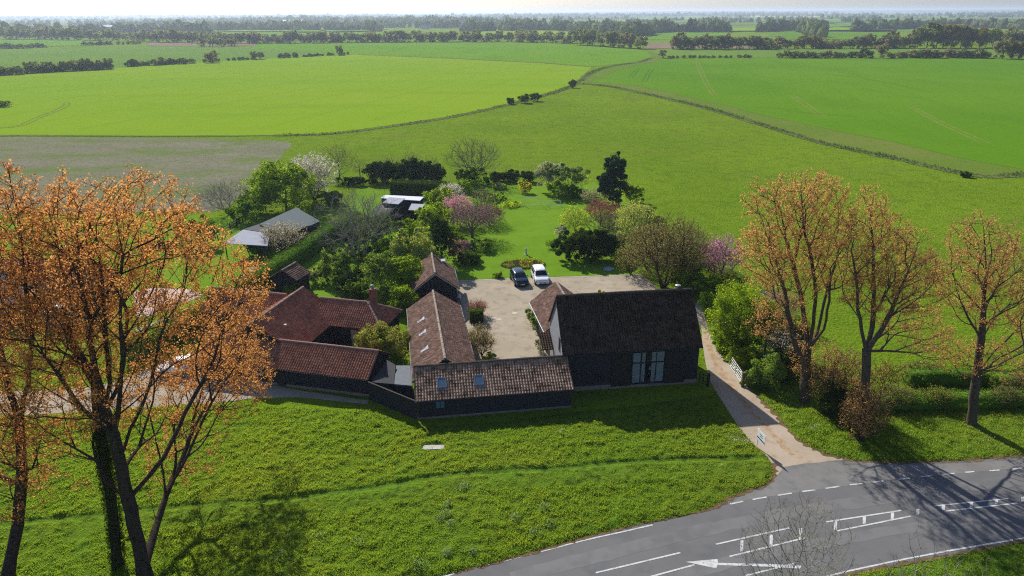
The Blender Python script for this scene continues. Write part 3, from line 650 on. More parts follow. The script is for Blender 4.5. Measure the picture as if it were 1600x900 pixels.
def airy(name, label, cat, x, y, rx, ry, h, bark, leafkey, npts=260, nleaf=2, lsize=.14, seed=0, cb=.25, rbase=None, twl=.5, multi=1, group=None, droop=0., leaf2=None, bf=.4, leafsig=.12, twigs=2, rtip=.012, up=.6, leaf2_frac=.3):
    npts = int(npts*1.5); twigs += 1; nleaf = nleaf+1 if nleaf > 1 else nleaf
    rng = np.random.RandomState(seed+50); x, y = float(x), float(y); c = h*cb; rz = (h-c)/2
    ells = [(x, y, c+rz, rx, ry, rz)]+[(x+rng.uniform(-.4, .4)*rx, y+rng.uniform(-.4, .4)*ry, c+rz*rng.uniform(.8, 1.25), rx*.65, ry*.65, rz*.68) for _ in range(3)]
    stems = []
    for i in range(multi):
        a = 2*PI*i/multi+rng.rand(); q = (0 if multi == 1 else .18)
        stems.append((0, [(x+math.cos(a)*q*rx*.6, y+math.sin(a)*q*ry*.6, max(.3, c*.6)), (x+math.cos(a)*q*rx*1.6, y+math.sin(a)*q*ry*1.6, c+rz*.55)]))
    return build_tree(name, label, cat, (x, y), stems, ells, npts, bark, leafkey, nleaf, lsize, rbase or max(.06, h*.022), rtip, bf, up, seed, twigs, twl, group, leafsig, droop=droop, leaf2=leaf2, leaf2_frac=leaf2_frac)
def hedge(name, label, line, wd, h, leafkey, seed=0, lsize=.16, dens=60, cat='hedge', group=None, ragged=.15):
    """a clipped or loose hedge along a world line, with depth, a top and two sides"""
    rng = np.random.RandomState(seed); L = resample(np.asarray(line)[:, :2], .25); o0 = L[0].copy(); L = L-o0
    d = np.gradient(L, axis=0); d /= np.linalg.norm(d, axis=1)[:, None]+1e-9; nr = np.stack([-d[:, 1], d[:, 0]], 1)
    ln = len(L)*.25; n = int(ln*(2*h+wd)*dens); i = rng.randint(0, len(L), n); s = rng.uniform(0, 2*h+wd, n)
    side = np.where(s < h, -1, np.where(s > h+wd, 1, 0))
    off = np.where(side == 0, s-h-wd/2, side*wd/2); z = np.where(side == -1, s, np.where(side == 1, 2*h+wd-s, h))
    nz = fbm((L[i, 0]+off)*.9+31, (L[i, 1])*.9+z*.7, seed, 3)-.5
    off = off+side*nz*ragged*2.2+rng.normal(size=n)*.05; z = z+(side == 0)*nz*ragged*2.2+rng.normal(size=n)*.05
    inward = rng.rand(n) < .2; off = np.where(inward, off*.8, off)
    pos = np.c_[L[i]+nr[i]*off[:, None]+d[i]*rng.uniform(-.13, .13, n)[:, None], np.clip(z, .05, None)]
    N3 = np.c_[nr[i]*side[:, None], (side == 0)*1.]
    V, F = leaves(pos, lsize, rng, .8, nrm=N3)
    # inner body keeps light from passing through
    a, b = L+nr*wd*.40, L-nr*wd*.40; m = len(L); hh = h*.92+0*L[:, 0]
    W = np.vstack([np.c_[a, np.zeros(m)], np.c_[a, hh], np.c_[b, hh], np.c_[b, np.zeros(m)]]); f = []
    for k in range(m-1):
        for q in range(3): f.append((q*m+k, q*m+k+1, (q+1)*m+k+1, (q+1)*m+k))
    f += [(0, m, 2*m, 3*m), (m-1, 4*m-1, 3*m-1, 2*m-1)]
    Vj, Fj, MI = join([(V, F, 0), (W, np.array(f), 0)])
    o = mesh_obj(name, Vj, Fj, [LF[leafkey]]); o.location = (o0[0], o0[1], 0)
    return tag(o, label, cat, group)

# ---- roofs
def tiled(name, pts, mat, parent=None, tw=.24, rh=.3, amp=.055, kind='pan', thick=.09, seed=1, jit=.008):
    """a roof slope of real overlapping tiles. pts: convex planar polygon, pts[0]->pts[1] runs along the eave"""
    P = [Vector(p) for p in pts]; e = (P[1]-P[0]).normalized(); nn = Vector((0, 0, 0))
    for i in range(len(P)): nn += P[i].cross(P[(i+1) % len(P)])
    nn.normalize()
    if nn.z < 0: nn = -nn
    u = nn.cross(e).normalized()
    if u.z < 0: u = -u
    o = P[0]; S = [(p-o).dot(e) for p in P]; T = [(p-o).dot(u) for p in P]
    s0, s1, t0, t1 = min(S), max(S), min(T), max(T)
    per = 5 if kind == 'pan' else 2
    nc = int((s1-s0)/tw)+2; nr = int((t1-t0)/rh)+2
    ss = np.array([(i+(k/per if kind == 'pan' else (.02+.96*k)))*tw for i in range(nc) for k in range(per)])+s0-tw*.3
    if kind != 'pan': pass
    tt = np.array([(j+f)*rh for j in range(nr) for f in (0., .97)])+t0-.03
    SS, TT = np.meshgrid(ss, tt); rng = np.random.RandomState(seed)
    ci = np.floor((SS-s0+tw*.3)/tw+1e-6).astype(int); rj = np.repeat(np.arange(nr), 2)[:, None]*np.ones_like(ci)
    jt = rng.uniform(-1, 1, (nr+1, nc+2))
    ph = (SS-s0+tw*.3)/tw*2*PI
    hgt = np.where(np.arange(len(tt)) % 2 == 0,   .04 if kind == 'pan' else .04, 0.)[:, None]+(amp*(np.sin(ph)+.35*np.sin(2*ph+.6)) if kind == 'pan' else 0)
    hgt = hgt+jt[np.clip(rj, 0, nr), np.clip(ci, 0, nc+1)]*jit+(fbm(SS*.5+seed, TT*.5, seed, 2)-.5)*.07
    V = np.array(o)[None, None]+SS[..., None]*np.array(e)+TT[..., None]*np.array(u)+(hgt+.02)[..., None]*np.array(nn)
    h_, w_ = SS.shape; idx = np.arange(h_*w_).reshape(h_, w_)
    F = np.stack([idx[:-1, :-1], idx[:-1, 1:], idx[1:, 1:], idx[1:, :-1]], -1).reshape(-1, 4)
    bm = bmesh.new(); vs = [bm.verts.new(v) for v in V.reshape(-1, 3)]; uvl = bm.loops.layers.uv.new('UVMap')
    US = (ci+.5).ravel(); UT = rj.ravel()+.5
    fu = ((SS[:-1, :-1]+SS[1:, 1:])/2-s0+tw*.3)/tw; fv = rj[:-1, :-1]+.5
    fu = fu.ravel(); fv = fv.ravel()
    for k, f in enumerate(F):
        fc = bm.faces.new([vs[i] for i in f])
        for l in fc.loops: l[uvl].uv = (fu[k], fv[k])
    n = len(P); cen = sum(P, Vector())/n
    for i in range(n):
        a, b = P[i], P[(i+1) % n]; d = (b-a).normalized(); pn = d.cross(nn).normalized()
        if pn.dot(cen-a) > 0: pn = -pn
        bmesh.ops.bisect_plane(bm, geom=bm.verts[:]+bm.edges[:]+bm.faces[:], plane_co=a, plane_no=pn, clear_outer=True)
    # slab below
    ins = [p-nn*.03 for p in P]; prism(bm, [tuple(p) for p in ins], tuple(-nn*thick))
    ob = bm_obj(name, bm, mat, parent); return ob
def ridge_line(name, a, b, mat, parent, r=.13, seg=.38):
    bm = bmesh.new(); a = Vector(a); b = Vector(b); L = (b-a).length; n = max(2, int(L/seg)); rng = random.Random(int(L*100))
    for i in range(n):
        p = a+(b-a)*(i/n); q = a+(b-a)*((i+.97)/n); j = Vector((0, 0, rng.uniform(-.01, .01)))
        tube(bm, p+j, q+j, r*1.06, r*.94, 8)
    return bm_obj(name, bm, mat, parent, False)
def window(parent, x0, x1, z0, z1, y, frame='white', glass='glass', nx=2, nz=1, out=-1, fr=.05, axis='y', name='window', label=None):
    """a framed window on a wall plane y=const (axis y) or x=const (axis x); out = direction the wall faces"""
    bm = bmesh.new()
    def bx(a0, a1, d0, d1, c0, c1):
        d0, d1 = sorted((y+out*d0, y+out*d1))
        if axis == 'y': box(bm, a0, a1, d0, d1, c0, c1)
        else: box(bm, d0, d1, a0, a1, c0, c1)
    bx(x0-fr, x1+fr, -.05, .05, z1, z1+fr); bx(x0-fr, x1+fr, -.05, .08, z0-fr, z0)
    bx(x0-fr, x0, -.05, .05, z0, z1); bx(x1, x1+fr, -.05, .05, z0, z1)
    for i in range(1, nx): c = x0+(x1-x0)*i/nx; bx(c-fr*.4, c+fr*.4, -.04, .045, z0, z1)
    for i in range(1, nz): c = z0+(z1-z0)*i/nz; bx(x0, x1, -.04, .043, c-fr*.35, c+fr*.35)
    f = bm_obj(name, bm, M[frame], parent)
    if label: f['label'] = label
    bm = bmesh.new()
    bx(x0, x1, -.04, .015, z0, z1); bm_obj('pane', bm, M[glass], f); return f
class Gable:
    """gabled building; local x runs along the ridge, local y across"""
    def __init__(s, name, label, cat, q, wall, tile, ridgem, tk=None, oy=.3, ox=.18, plinth=.35, group=None, z0=0, gable_mats=None):
        s.q = q; x, y, th, L, W, he, hr = q
        s.L, s.W, s.he, s.hr, s.oy, s.ox = L, W, he, hr, oy, ox
        s.root = thing(name, label, cat, (x, y, z0), R(th), group)
        s.sl = (hr-he)/(W/2); tk = tk or {}
        zt = he+oy*s.sl-.12; zr = hr-.14
        poly = [(ox, oy, 0), (ox, W-oy, 0), (ox, W-oy, zt), (ox, W/2, zr), (ox, oy, zt)]
        bm = bmesh.new(); prism(bm, poly, (L-2*ox, 0, 0)); s.wall = bm_obj('wall', bm, M[wall], s.root)
        if plinth:
            bm = bmesh.new(); p = .035
            box(bm, ox-p, L-ox+p, oy-p, W-oy+p, -.1, plinth); bm_obj('plinth', bm, M['plinth'], s.root)
        s.front = tiled('roof', [(0, 0, he), (L, 0, he), (L, W/2, hr), (0, W/2, hr)], M[tile], s.root, seed=int(L*10), **tk)
        s.back = tiled('roof', [(L, W, he), (0, W, he), (0, W/2, hr), (L, W/2, hr)], M[tile], s.root, seed=int(L*10)+1, **tk)
        ridge_line('ridge_tiles', (0, W/2, hr+.03), (L, W/2, hr+.03), M[ridgem], s.front)
        # verge boards and gutters
        s.verge = []
        for xx in (-.02, L-.03):
            for y0, y1, a, b in ((0, W/2, he, hr), (W, W/2, he, hr)):
                bm = bmesh.new(); prism(bm, [(xx, y0, a-.02), (xx, y1, b-.02), (xx, y1, b-.2), (xx, y0, a-.2)], (.05, 0, 0))
                s.verge.append(bm_obj('verge_board', bm, M['darkwood'], s.root))
        for yy in (-.06, W+.06):
            bm = bmesh.new(); tube(bm, (0, yy, he-.05), (L, yy, he-.05), .055, n=8); bm_obj('gutter', bm, M['darkmetal'], s.root)
    def zf(s, y): return s.he+s.sl*y if y < s.W/2 else s.hr-s.sl*(y-s.W/2)
    def rooflight(s, xc, t, wx, lt, frame='lead', glass='skyglass', side=0, lift=.09, parent=None):
        """t: distance up the slope (0..1) of the centre; lt: length along slope"""
        W2 = s.W/2; sl = math.hypot(W2, s.hr-s.he); cyy = W2*t; ang = math.atan2(s.hr-s.he, W2)
        if side == 0: mt = Matrix.Translation((xc, cyy, s.he+(s.hr-s.he)*t)) @ Matrix.Rotation(ang, 4, 'X')
        else: mt = Matrix.Translation((xc, s.W-cyy, s.he+(s.hr-s.he)*t)) @ Matrix.Rotation(-ang, 4, 'X')
        bm = bmesh.new()
        for b in ((-wx/2-.07, -wx/2, -lt/2-.07, lt/2+.07), (wx/2, wx/2+.07, -lt/2-.07, lt/2+.07), (-wx/2, wx/2, -lt/2-.07, -lt/2), (-wx/2, wx/2, lt/2, lt/2+.07)):
            box(bm, *b, 0, lift+.05, mat=mt)
        box(bm, -wx/2-.2, wx/2+.2, -lt/2-.3, -lt/2-.072, .02, .075, mat=mt)
        f = bm_obj('rooflight', bm, M[frame], s.root)
        bm = bmesh.new(); box(bm, -wx/2, wx/2, -lt/2, lt/2, .0, lift+.03, mat=mt); bm_obj('pane', bm, M[glass], f); return f
    def loc(s, p):   # world -> local
        x, y, th = s.q[0], s.q[1], R(s.q[2]); c, sn = math.cos(th), math.sin(th); a, b = p[0]-x, p[1]-y
        return (a*c+b*sn, -a*sn+b*c)

# ================================================================== BUILDINGS
# --- main barn
A = Gable('barn', 'tall black boarded barn with a steep dark tiled roof and a full height curtained window', 'barn',
          (4.46, 55.68, 6.89, 12.84, 7.62, 3.84, 7.94), 'blackboard', 'tile_dark', 'ridge_dark', plinth=.42)
rt = A.root; L, W = A.L, A.W
A.front['label'] = 'steep dark front roof slope in its own shade'
# gable on the courtyard side, its sunlit paleness put into the board colour
bm = bmesh.new(); prism(bm, [(A.ox-.005, A.oy, .42), (A.ox-.005, W-A.oy, .42), (A.ox-.005, W-A.oy, 3.95), (A.ox-.005, W/2, 7.72), (A.ox-.005, A.oy, 3.95)], (-.035, 0, 0))
o = bm_obj('wall_cladding', bm, M['palegable'], rt); o['label'] = 'gable boards with sunlit paleness put into their colour'
window(rt, 2.0, 2.55, 3.2, 4.4, A.ox-.04, 'darkwood', 'glass', 1, 1, -1, axis='x')
# midstrey window with curtains
x0 = A.loc(at(984, 601))[0]; x1 = A.loc(at(1033, 599))[0]; yo = A.oy
bm = boxes((x0-.12, x0, yo-.09, yo+.02, .3, 3.62), (x1, x1+.12, yo-.09, yo+.02, .3, 3.62), (x0, x1, yo-.09, yo+.02, 3.5, 3.62), (x0, x1, yo-.09, yo+.02, .3, .42),
           (x0, x1, yo-.085, yo+.01, 2.42, 2.52), *[(x0+(x1-x0)*t-.035, x0+(x1-x0)*t+.035, yo-.083, yo+.005, .42, 3.5) for t in (.26, .5, .74)])
fw = bm_obj('window', bm, M['blacktrim'], rt); fw['label'] = 'full height barn window with pale curtains drawn aside'
bm = boxes((x0, x1, yo-.05, yo-.04, .42, 3.5)); bm_obj('pane', bm, M['pane'], fw)
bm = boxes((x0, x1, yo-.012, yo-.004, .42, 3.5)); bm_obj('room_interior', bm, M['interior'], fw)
for a, b in ((x0+.02, x0+(x1-x0)*.40), (x0+(x1-x0)*.60, x1-.02)):
    bm = bmesh.new(); n = 40; pr = [(a+(b-a)*i/n, yo-.027+.011*math.sin(i*.8)) for i in range(n+1)]
    for (p, q) in zip(pr[:-1], pr[1:]): bm.faces.new([bm.verts.new(v) for v in ((p[0], p[1], .45), (q[0], q[1], .45), (q[0], q[1], 3.5), (p[0], p[1], 3.5))])
    bmesh.ops.remove_doubles(bm, verts=bm.verts, dist=1e-4); bm_obj('curtain', bm, M['curtain'], fw)
xm = (x0+x1)/2+.1
for b_ in ((xm-.22, xm-.02, yo-.02, yo-.013, 2.62, 2.70), (xm+.05, xm+.2, yo-.02, yo-.013, 2.63, 2.69), (xm+.02, xm+.13, yo-.02, yo-.013, 1.72, 1.95), (xm-.1, xm+.08, yo-.02, yo-.013, 1.30, 1.35)):
    bm = boxes(b_, bev=.001); o = bm_obj('lamp_shade', bm, M['lampshade'], fw)
bm = boxes((xm-.26, xm+.2, yo-.018, yo-.012, 2.75, 3.4)); bm_obj('room_beam', bm, M['brown_wood'], fw)
# barn doors folded either side, ledges and braces
for a, b in ((x0-1.95, x0-.14), (x1+.14, x1+2.0)):
    bm = boxes((a, b, yo-.07, yo, .2, 3.6), (a+.05, b-.05, yo-.10, yo-.07, .5, .65), (a+.05, b-.05, yo-.10, yo-.07, 1.9, 2.05), (a+.05, b-.05, yo-.10, yo-.07, 3.2, 3.35)); bm_obj('barn_door', bm, M['darkwood'], rt)
bm = boxes(*[(3.0+i*.28, 3.12+i*.28, yo-.03, yo+.01, .9, 1.6) for i in range(4)]); bm_obj('ventilation_slots', bm, M['interior'], rt)
bm = boxes((x0-2.2, x1+2.2, yo-.14, yo-.07, 3.68, 3.76)); bm_obj('door_rail', bm, M['darkmetal'], rt)
f = A.loc(aty(1061, 452, 62)[:2]); bm = bmesh.new(); tube(bm, (11.6, W/2+.35, 7.2), (11.6, W/2+.35, 8.15), .14, n=12); fl = bm_obj('flue', bm, M['ridge_red'], rt)
bm = bmesh.new(); lathe(bm, [(.12, 0), (.25, .05), (.27, .1), (.1, .16)], 12, (11.6, W/2+.35, 8.17)); bm_obj('flue_cap', bm, M['metal'], fl)
# rear wing of the barn
class Q: pass
def local_gable(root, x, y, th, L, W, he, hr, tile, ridgem, wall, tk=None, seed=5, oy=.25, ox=.15, hip0=False, open0=False, label=None):
    """a gabled wing inside a building: th in local degrees"""
    mt = Matrix.Translation((x, y, 0)) @ Matrix.Rotation(R(th), 4, 'Z'); f = lambda a, b, c: tuple(mt @ Vector((a, b, c)))
    sl = (hr-he)/(W/2); zt = he+oy*sl-.12
    bm = bmesh.new(); prism(bm, [f(ox, oy, 0), f(ox, W-oy, 0), f(ox, W-oy, zt), f(ox, W/2, hr-.14), f(ox, oy, zt)], Vector(f(L-ox, 0, 0))-Vector(f(ox, 0, 0)))
    w = bm_obj('wall', bm, M[wall], root)
    r1 = tiled('roof', [f(0, 0, he), f(L, 0, he), f(L, W/2, hr), f(0, W/2, hr)], M[tile], root, seed=seed, **(tk or {}))
    r2 = tiled('roof', [f(L, W, he), f(0, W, he), f(0, W/2, hr), f(L, W/2, hr)], M[tile], root, seed=seed+1, **(tk or {}))
    ridge_line('ridge_tiles', f(0, W/2, hr+.03), f(L, W/2, hr+.03), M[ridgem], r1)
    for (ya, za, yb, zb) in ((0, he, W/2, hr), (W, he, W/2, hr)):
        for xx in (-.02, L-.03):
            bm = bmesh.new(); prism(bm, [f(xx, ya, za-.02), f(xx, yb, zb-.02), f(xx, yb, zb-.2), f(xx, ya, za-.2)], Vector(f(xx+.05, 0, 0))-Vector(f(xx, 0, 0))); bm_obj('verge_board', bm, M['palewood' if tile == 'tile_brown' else 'darkwood'], root)
    for yy in (-.06, W+.06):
        bm = bmesh.new(); tube(bm, f(0, yy, he-.04), f(L, yy, he-.04), .05, n=8); bm_obj('gutter', bm, M['lead'], root)
    return r1, r2, f
PLN = dict(tw=.17, rh=.26, kind='plain', jit=.010)
o_ = A.loc((8.9, 64.4)); local_gable(rt, o_[0], o_[1], 99.3-6.89, 8.0, 5.75, 2.4, 4.7, 'tile_brown', 'ridge_brown', 'blackboard', PLN, 31)
# little tiled porch with posts in the corner of the yard
pa, pb = A.loc(at(842, 520, 2.75)), A.loc(at(858, 520, 2.75)); pc = A.loc(at(842, 543, 1.95))
tiled('porch_roof', [(pa[0], pa[1]-2.1, 1.95), (A.ox-.05, pa[1]-2.1, 1.95), (A.ox-.05, pa[1], 2.75), (pa[0], pa[1], 2.75)], M['tile_dark'], rt, seed=77)
for dx, dy in ((.08, -2.0), (.55, -2.0), (.08, -.1)):
    bm = boxes((pa[0]+dx, pa[0]+dx+.1, pa[1]+dy, pa[1]+dy+.1, 0, 2.0)); bm_obj('porch_post', bm, M['palewood'], rt)
# --- low front range with mossy pantiles
B = Gable('low_barn', 'long low black barn with a mossy pantiled roof and two rooflights facing the verge', 'barn',
          (-8.13, 51.12, 8.01, 13.55, 5.92, 1.90, 3.62), 'blackboard', 'tile_moss', 'ridge_dark', plinth=.18)
for px, py in ((691, 606), (750, 603)):
    q = B.loc(at(px, py, 2.75)); B.rooflight(q[0], .47, .66, .85)
wx = B.loc(at(688, 633, 1.2))[0]; window(B.root, wx-.36, wx+.36, .95, 1.62, B.oy, 'blacktrim', 'skyglass', 2, 1, -1)
# --- long range on the west of the yard
Cq = (-3.26+.25, 56.93-1.7, 99.5, 16.4, 5.75, 2.1, 4.0)
Cb = Gable('long_range', 'long brown tiled outbuilding running back from the low barn with three small rooflights', 'outbuilding', Cq, 'blackboard', 'tile_brown', 'ridge_brown', PLN, plinth=.2)
for px, py in ((652, 502), (654, 522), (656, 548)):
    q = Cb.loc(at(px, py, 2.9)); Cb.rooflight(q[0], .42, .34, .5, 'lead', 'paleglass', side=1, lift=.02)
for xx in (2.5, 6.5, 10.5): window(Cb.root, xx, xx+.9, .9, 1.7, Cb.oy, 'white', 'glass', 2, 1, -1)
bm = boxes((8.6, 9.5, Cb.oy-.05, Cb.oy, 0.05, 1.95)); d = bm_obj('door', bm, M['brown_wood'], Cb.root); bm = boxes((9.3, 9.36, Cb.oy-.1, Cb.oy-.05, .95, 1.1)); bm_obj('handle', bm, M['metal'], d)
# --- garage at the far end
D = Gable('garage', 'brown tiled black garage with its gable towards the long outbuilding, beside the lawn', 'garage', (-6.1, 75.9, 99.0, 7.3, 5.4, 2.3, 4.35), 'blackboard', 'tile_brown', 'ridge_brown', PLN, plinth=.2)
for v_ in D.verge: v_.data.materials[0] = M['palewood']
bm = bmesh.new(); box(bm, 6.2, 7.1, 1.1, 2.1, 3.45, 3.62); bm_obj('glazed_vent', bm, M['paleglass'], D.root)
for yy in (1.0, 3.0):
    bm = boxes((-.05+D.ox-.03, D.ox, yy, yy+1.6, 0.05, 2.0)); bm_obj('garage_door', bm, M['darkwood'], D.root)

# --- red tiled house: front range, great cross range, rear wings
E_ = Gable('red_roof_house', 'rambling single storey black house under red pantiled roofs with a brick chimney', 'house', (-29.64, 59.13, -13.89, 17.38, 5.31, 1.85, 3.42), 'blackboard', 'tile_red', 'ridge_red', plinth=.25)
er = E_.root
def F_wing(x0, x1, y0, y1, he, hr, seed, along='y', hipend=None, gable=(True, True), front_only=False):
    xm_, ym_ = (x0+x1)/2, (y0+y1)/2
    i = .28
    if along == 'y':
        sl = (hr-he)/((x1-x0)/2)
        bm = bmesh.new(); prism(bm, [(x0+i, y0+.15, 0), (x1-i, y0+.15, 0), (x1-i, y0+.15, he+i*sl-.12), (xm_, y0+.15, hr-.14), (x0+i, y0+.15, he+i*sl-.12)], (0, y1-y0-.3, 0)); bm_obj('wall', bm, M['blackboard'], er)
        a = tiled('roof', [(x1, y0, he), (x1, y1, he), (xm_, y1, hr), (xm_, y0, hr)], M['tile_red'], er, seed=seed)
        b = tiled('roof', [(x0, y1, he), (x0, y0, he), (xm_, y0, hr), (xm_, y1, hr)], M['tile_red'], er, seed=seed+1)
        ridge_line('ridge_tiles', (xm_, y0, hr+.03), (xm_, y1, hr+.03), M['ridge_red'], a)
        for yy in (y0-.03, y1-.03):
            bm = bmesh.new(); prism(bm, [(x0, yy, he-.02), (xm_, yy, hr-.02), (xm_, yy, hr-.2), (x0, yy, he-.2)], (0, .06, 0)); bm_obj('verge_board', bm, M['darkwood'], er); bm = bmesh.new(); prism(bm, [(x1, yy, he-.02), (xm_, yy, hr-.02), (xm_, yy, hr-.2), (x1, yy, he-.2)], (0, .06, 0)); bm_obj('verge_board', bm, M['darkwood'], er)
    else:
        h = (y1-y0)/2; hx = x1-h*(1. if hipend == 'r' else 0); hx0 = x0+h*(1. if hipend == 'l' else 0)
        box_ = boxes((x0+.2, x1-i, y0+i, y1-i, 0, he)); bm_obj('wall', box_, M['blackboard'], er)
        a = tiled('roof', [(x0, y0, he), (x1, y0, he), (hx, ym_, hr), (hx0, ym_, hr)], M['tile_red'], er, seed=seed)
        b = tiled('roof', [(x1, y1, he), (x0, y1, he), (hx0, ym_, hr), (hx, ym_, hr)], M['tile_red'], er, seed=seed+1)
        ridge_line('ridge_tiles', (hx0, ym_, hr+.03), (hx, ym_, hr+.03), M['ridge_red'], a)
        if hipend == 'r':
            tiled('roof', [(x1, y0, he), (x1, y1, he), (hx, ym_, hr)], M['tile_red'], er, seed=seed+2)
            ridge_line('hip_tiles', (x1, y0, he+.03), (hx, ym_, hr+.03), M['ridge_red'], a); ridge_line('hip_tiles', (x1, y1, he+.03), (hx, ym_, hr+.03), M['ridge_red'], a)
F_wing(.35, 9.15, 2.35, 12.05, 2.35, 5.0, 41)
F_wing(7.0, 14.9, 8.85, 14.1, 2.4, 4.2, 51, 'x', 'r')
F_wing(-6.0, 3.0, 8.85, 14.1, 2.4, 4.2, 61, 'x')
bm = boxes((12.4, 13.0, 11.75, 12.35, 3.2, 5.5), (12.34, 13.06, 11.69, 12.41, 5.2, 5.34), bev=.01); ch = bm_obj('chimney', bm, M['brick'], er)
bm = bmesh.new(); lathe(bm, [(.14, 0), (.12, .3), (.22, .34), (.2, .42), (.05, .5)], 12, (12.7, 12.05, 5.5)); bm_obj('chimney_pot', bm, M['lead'], ch)
window(er, 5.6, 6.6, 1.0, 1.55, E_.oy, 'white', 'glass', 2, 1, -1)
bm = boxes((8.1, 9.0, E_.oy-.06, E_.oy, .05, 1.7)); d = bm_obj('door', bm, M['darkwood'], er); bm = boxes((8.85, 8.9, E_.oy-.1, E_.oy-.06, .85, .97)); bm_obj('handle', bm, M['metal'], d)
for a in (10.2, 12.6): window(er, a, a+.8, .9, 1.9, 8.85+.28, 'darkwood', 'glass', 2, 1, -1)
bm = boxes((11.35, 12.2, 9.05, 9.13, .05, 2.05)); bm_obj('door', bm, M['palewood'], er)
for a in (5.9, 7.0): window(er, a, a+.7, .9, 1.9, 9.15-.28, 'darkwood', 'glass', 2, 1, 1, axis='x')
bm = bmesh.new(); box(bm, 6.6, 6.85, 4.7, 4.95, 3.85, 4.05); bm_obj('roof_vent', bm, M['palewood'], er)

# --- felt roofed link between the house and the low barn
def slab_shed(name, label, cat, corners, roof, wall, th=.1, inset=.15, down=0, group=None, post_idx=None, wallpoly=None):
    """corners: (px,py,z) photo points of the roof corners at a real height"""
    P = [at(px, py, z) for px, py, z in corners]; c = np.mean(P, 0); r = thing(name, label, cat, (c[0], c[1], 0), 0, group)
    Q = [Vector((p[0]-c[0], p[1]-c[1], p[2])) for p in P]
    bm = bmesh.new(); prism(bm, [tuple(q) for q in Q], (0, 0, -th)); bmesh.ops.triangulate(bm, faces=[f for f in bm.faces if len(f.verts) > 4]); bmesh.ops.recalc_face_normals(bm, faces=bm.faces)
    bm_obj('roof', bm, M[roof], r)
    if wall:
        cq = Vector((0, 0, 0)); a = []; b = []
        bm = bmesh.new()
        for q in Q:
            d = Vector((-q.x, -q.y, 0)); d = d.normalized()*inset if d.length > 0 else d
            a.append(bm.verts.new((q.x+d.x, q.y+d.y, 0))); b.append(bm.verts.new((q.x+d.x, q.y+d.y, q.z-th-.005)))
        n = len(Q)
        for i in range(n): bm.faces.new((a[i], a[(i+1) % n], b[(i+1) % n], b[i]))
        bm.faces.new(b); bmesh.ops.recalc_face_normals(bm, faces=bm.faces); bm_obj('wall', bm, M[wall], r)
    for i in (post_idx or []):
        q = Q[i]; k = .93; bm = boxes((q.x*k-.06, q.x*k+.06, q.y*k-.06, q.y*k+.06, 0, q.z-th)); bm_obj('post', bm, M['darkwood'], r)
    return r
slab_shed('flat_roofed_link', 'flat grey felted link between the red roofed house and the low barn', 'outbuilding', [(616, 600, 2.0), (643.5, 602.5, 2.0), (641, 571, 2.0), (619, 571, 2.0)], 'felt', 'blackboard')
slab_shed('lean_to', 'dark felted lean-to against the end gable of the red roofed house', 'outbuilding', [(580, 597, 1.75), (615.5, 600, 1.75), (618, 570, 2.3), (604, 562, 2.4)], 'feltdark', 'blackboard')
a, b = at(578, 624)[:2], at(651, 655)[:2]
fr = thing('yard_wall', 'dark close boarded wall joining the red roofed house to the low barn', 'wall', (a[0], a[1], 0), math.atan2(b[1]-a[1], b[0]-a[0]))
ln = float(np.linalg.norm(b-a)); bm = boxes((0, ln, -.06, .0, 0, 1.75)); bm_obj('boarding', bm, M['blackboard'], fr); bm = boxes((0, ln, -.1, .04, 1.752, 1.81)); bm_obj('coping', bm, M['darkwood'], fr)
# --- stables, light shelter, white roofed sheds
slab_shed('stable_block', 'black stable block with a green steel monopitch roof beside the long hedge', 'stable', [(405, 350, 3.2), (463, 324, 3.2), (500, 345.5, 2.5), (485.5, 352, 2.5), (470, 345, 2.75), (457, 351, 2.75), (440, 363, 2.6), (416, 356, 2.9)], 'greenmetal', 'blackboard', .08)
slab_shed('open_shelter', 'open shelter with a pale grey sheet roof on posts beside the stables', 'shelter', [(348.5, 380, 2.3), (380, 358.5, 2.9), (421, 365, 2.9), (418, 384, 2.3)], 'palesheet', None, .08, post_idx=[0, 1, 2, 3])
slab_shed('stable_store', 'dark lean-to store between the green stable roof and the pale shelter', 'store', [(381, 358, 2.7), (406, 349.5, 3.1), (417, 356.5, 2.8), (420, 364, 2.6)], 'feltdark', 'blackboard', .08)
slab_shed('white_roofed_shed', 'long black shed with a white sheet roof in front of the clipped hedge', 'shed', [(594.5, 309.5, 2.6), (656, 313.5, 2.6), (662.5, 307.5, 2.75), (601, 304.5, 2.75)], 'whitesheet', 'blackboard', .08)
slab_shed('tall_white_roofed_shed', 'taller black shed with a pale grey sheet roof in front of the white roofed shed', 'shed', [(597.5, 317, 2.9), (622.5, 319, 2.9), (633, 310, 3.1), (608, 308, 3.1)], 'palesheet', 'blackboard', .08)
slab_shed('low_grey_shed', 'low shed with a small grey sheet roof at the right of the white roofed sheds', 'shed', [(638, 328, 2.1), (657, 329, 2.1), (664, 319, 2.3), (643, 318, 2.3)], 'palesheet', 'darkwood', .07)
slab_shed('dark_roofed_shed', 'shed with a dark felt roof at the left of the tall white roofed shed', 'shed', [(575, 340, 2.0), (607, 333, 2.0), (615, 323, 2.4), (594, 319, 2.4)], 'feltdark', 'blackboard', .07)
# small tiled shed by the hedge
a, b = at(440, 423, 3.1), at(462.5, 410, 3.1); th = math.degrees(math.atan2(b[1]-a[1], b[0]-a[0])); dd = (b-a)[:2]; dL = float(np.linalg.norm(dd)); dd /= dL
orr = a[:2]+np.array([dd[1], -dd[0]])*1.9
S = Gable('garden_shed', 'small brown tiled shed standing between the long hedge and the red roofed house', 'shed', (orr[0], orr[1], th, dL, 3.8, 2.0, 3.1), 'blackboard', 'tile_brown', 'ridge_brown', PLN, plinth=0, oy=.2)
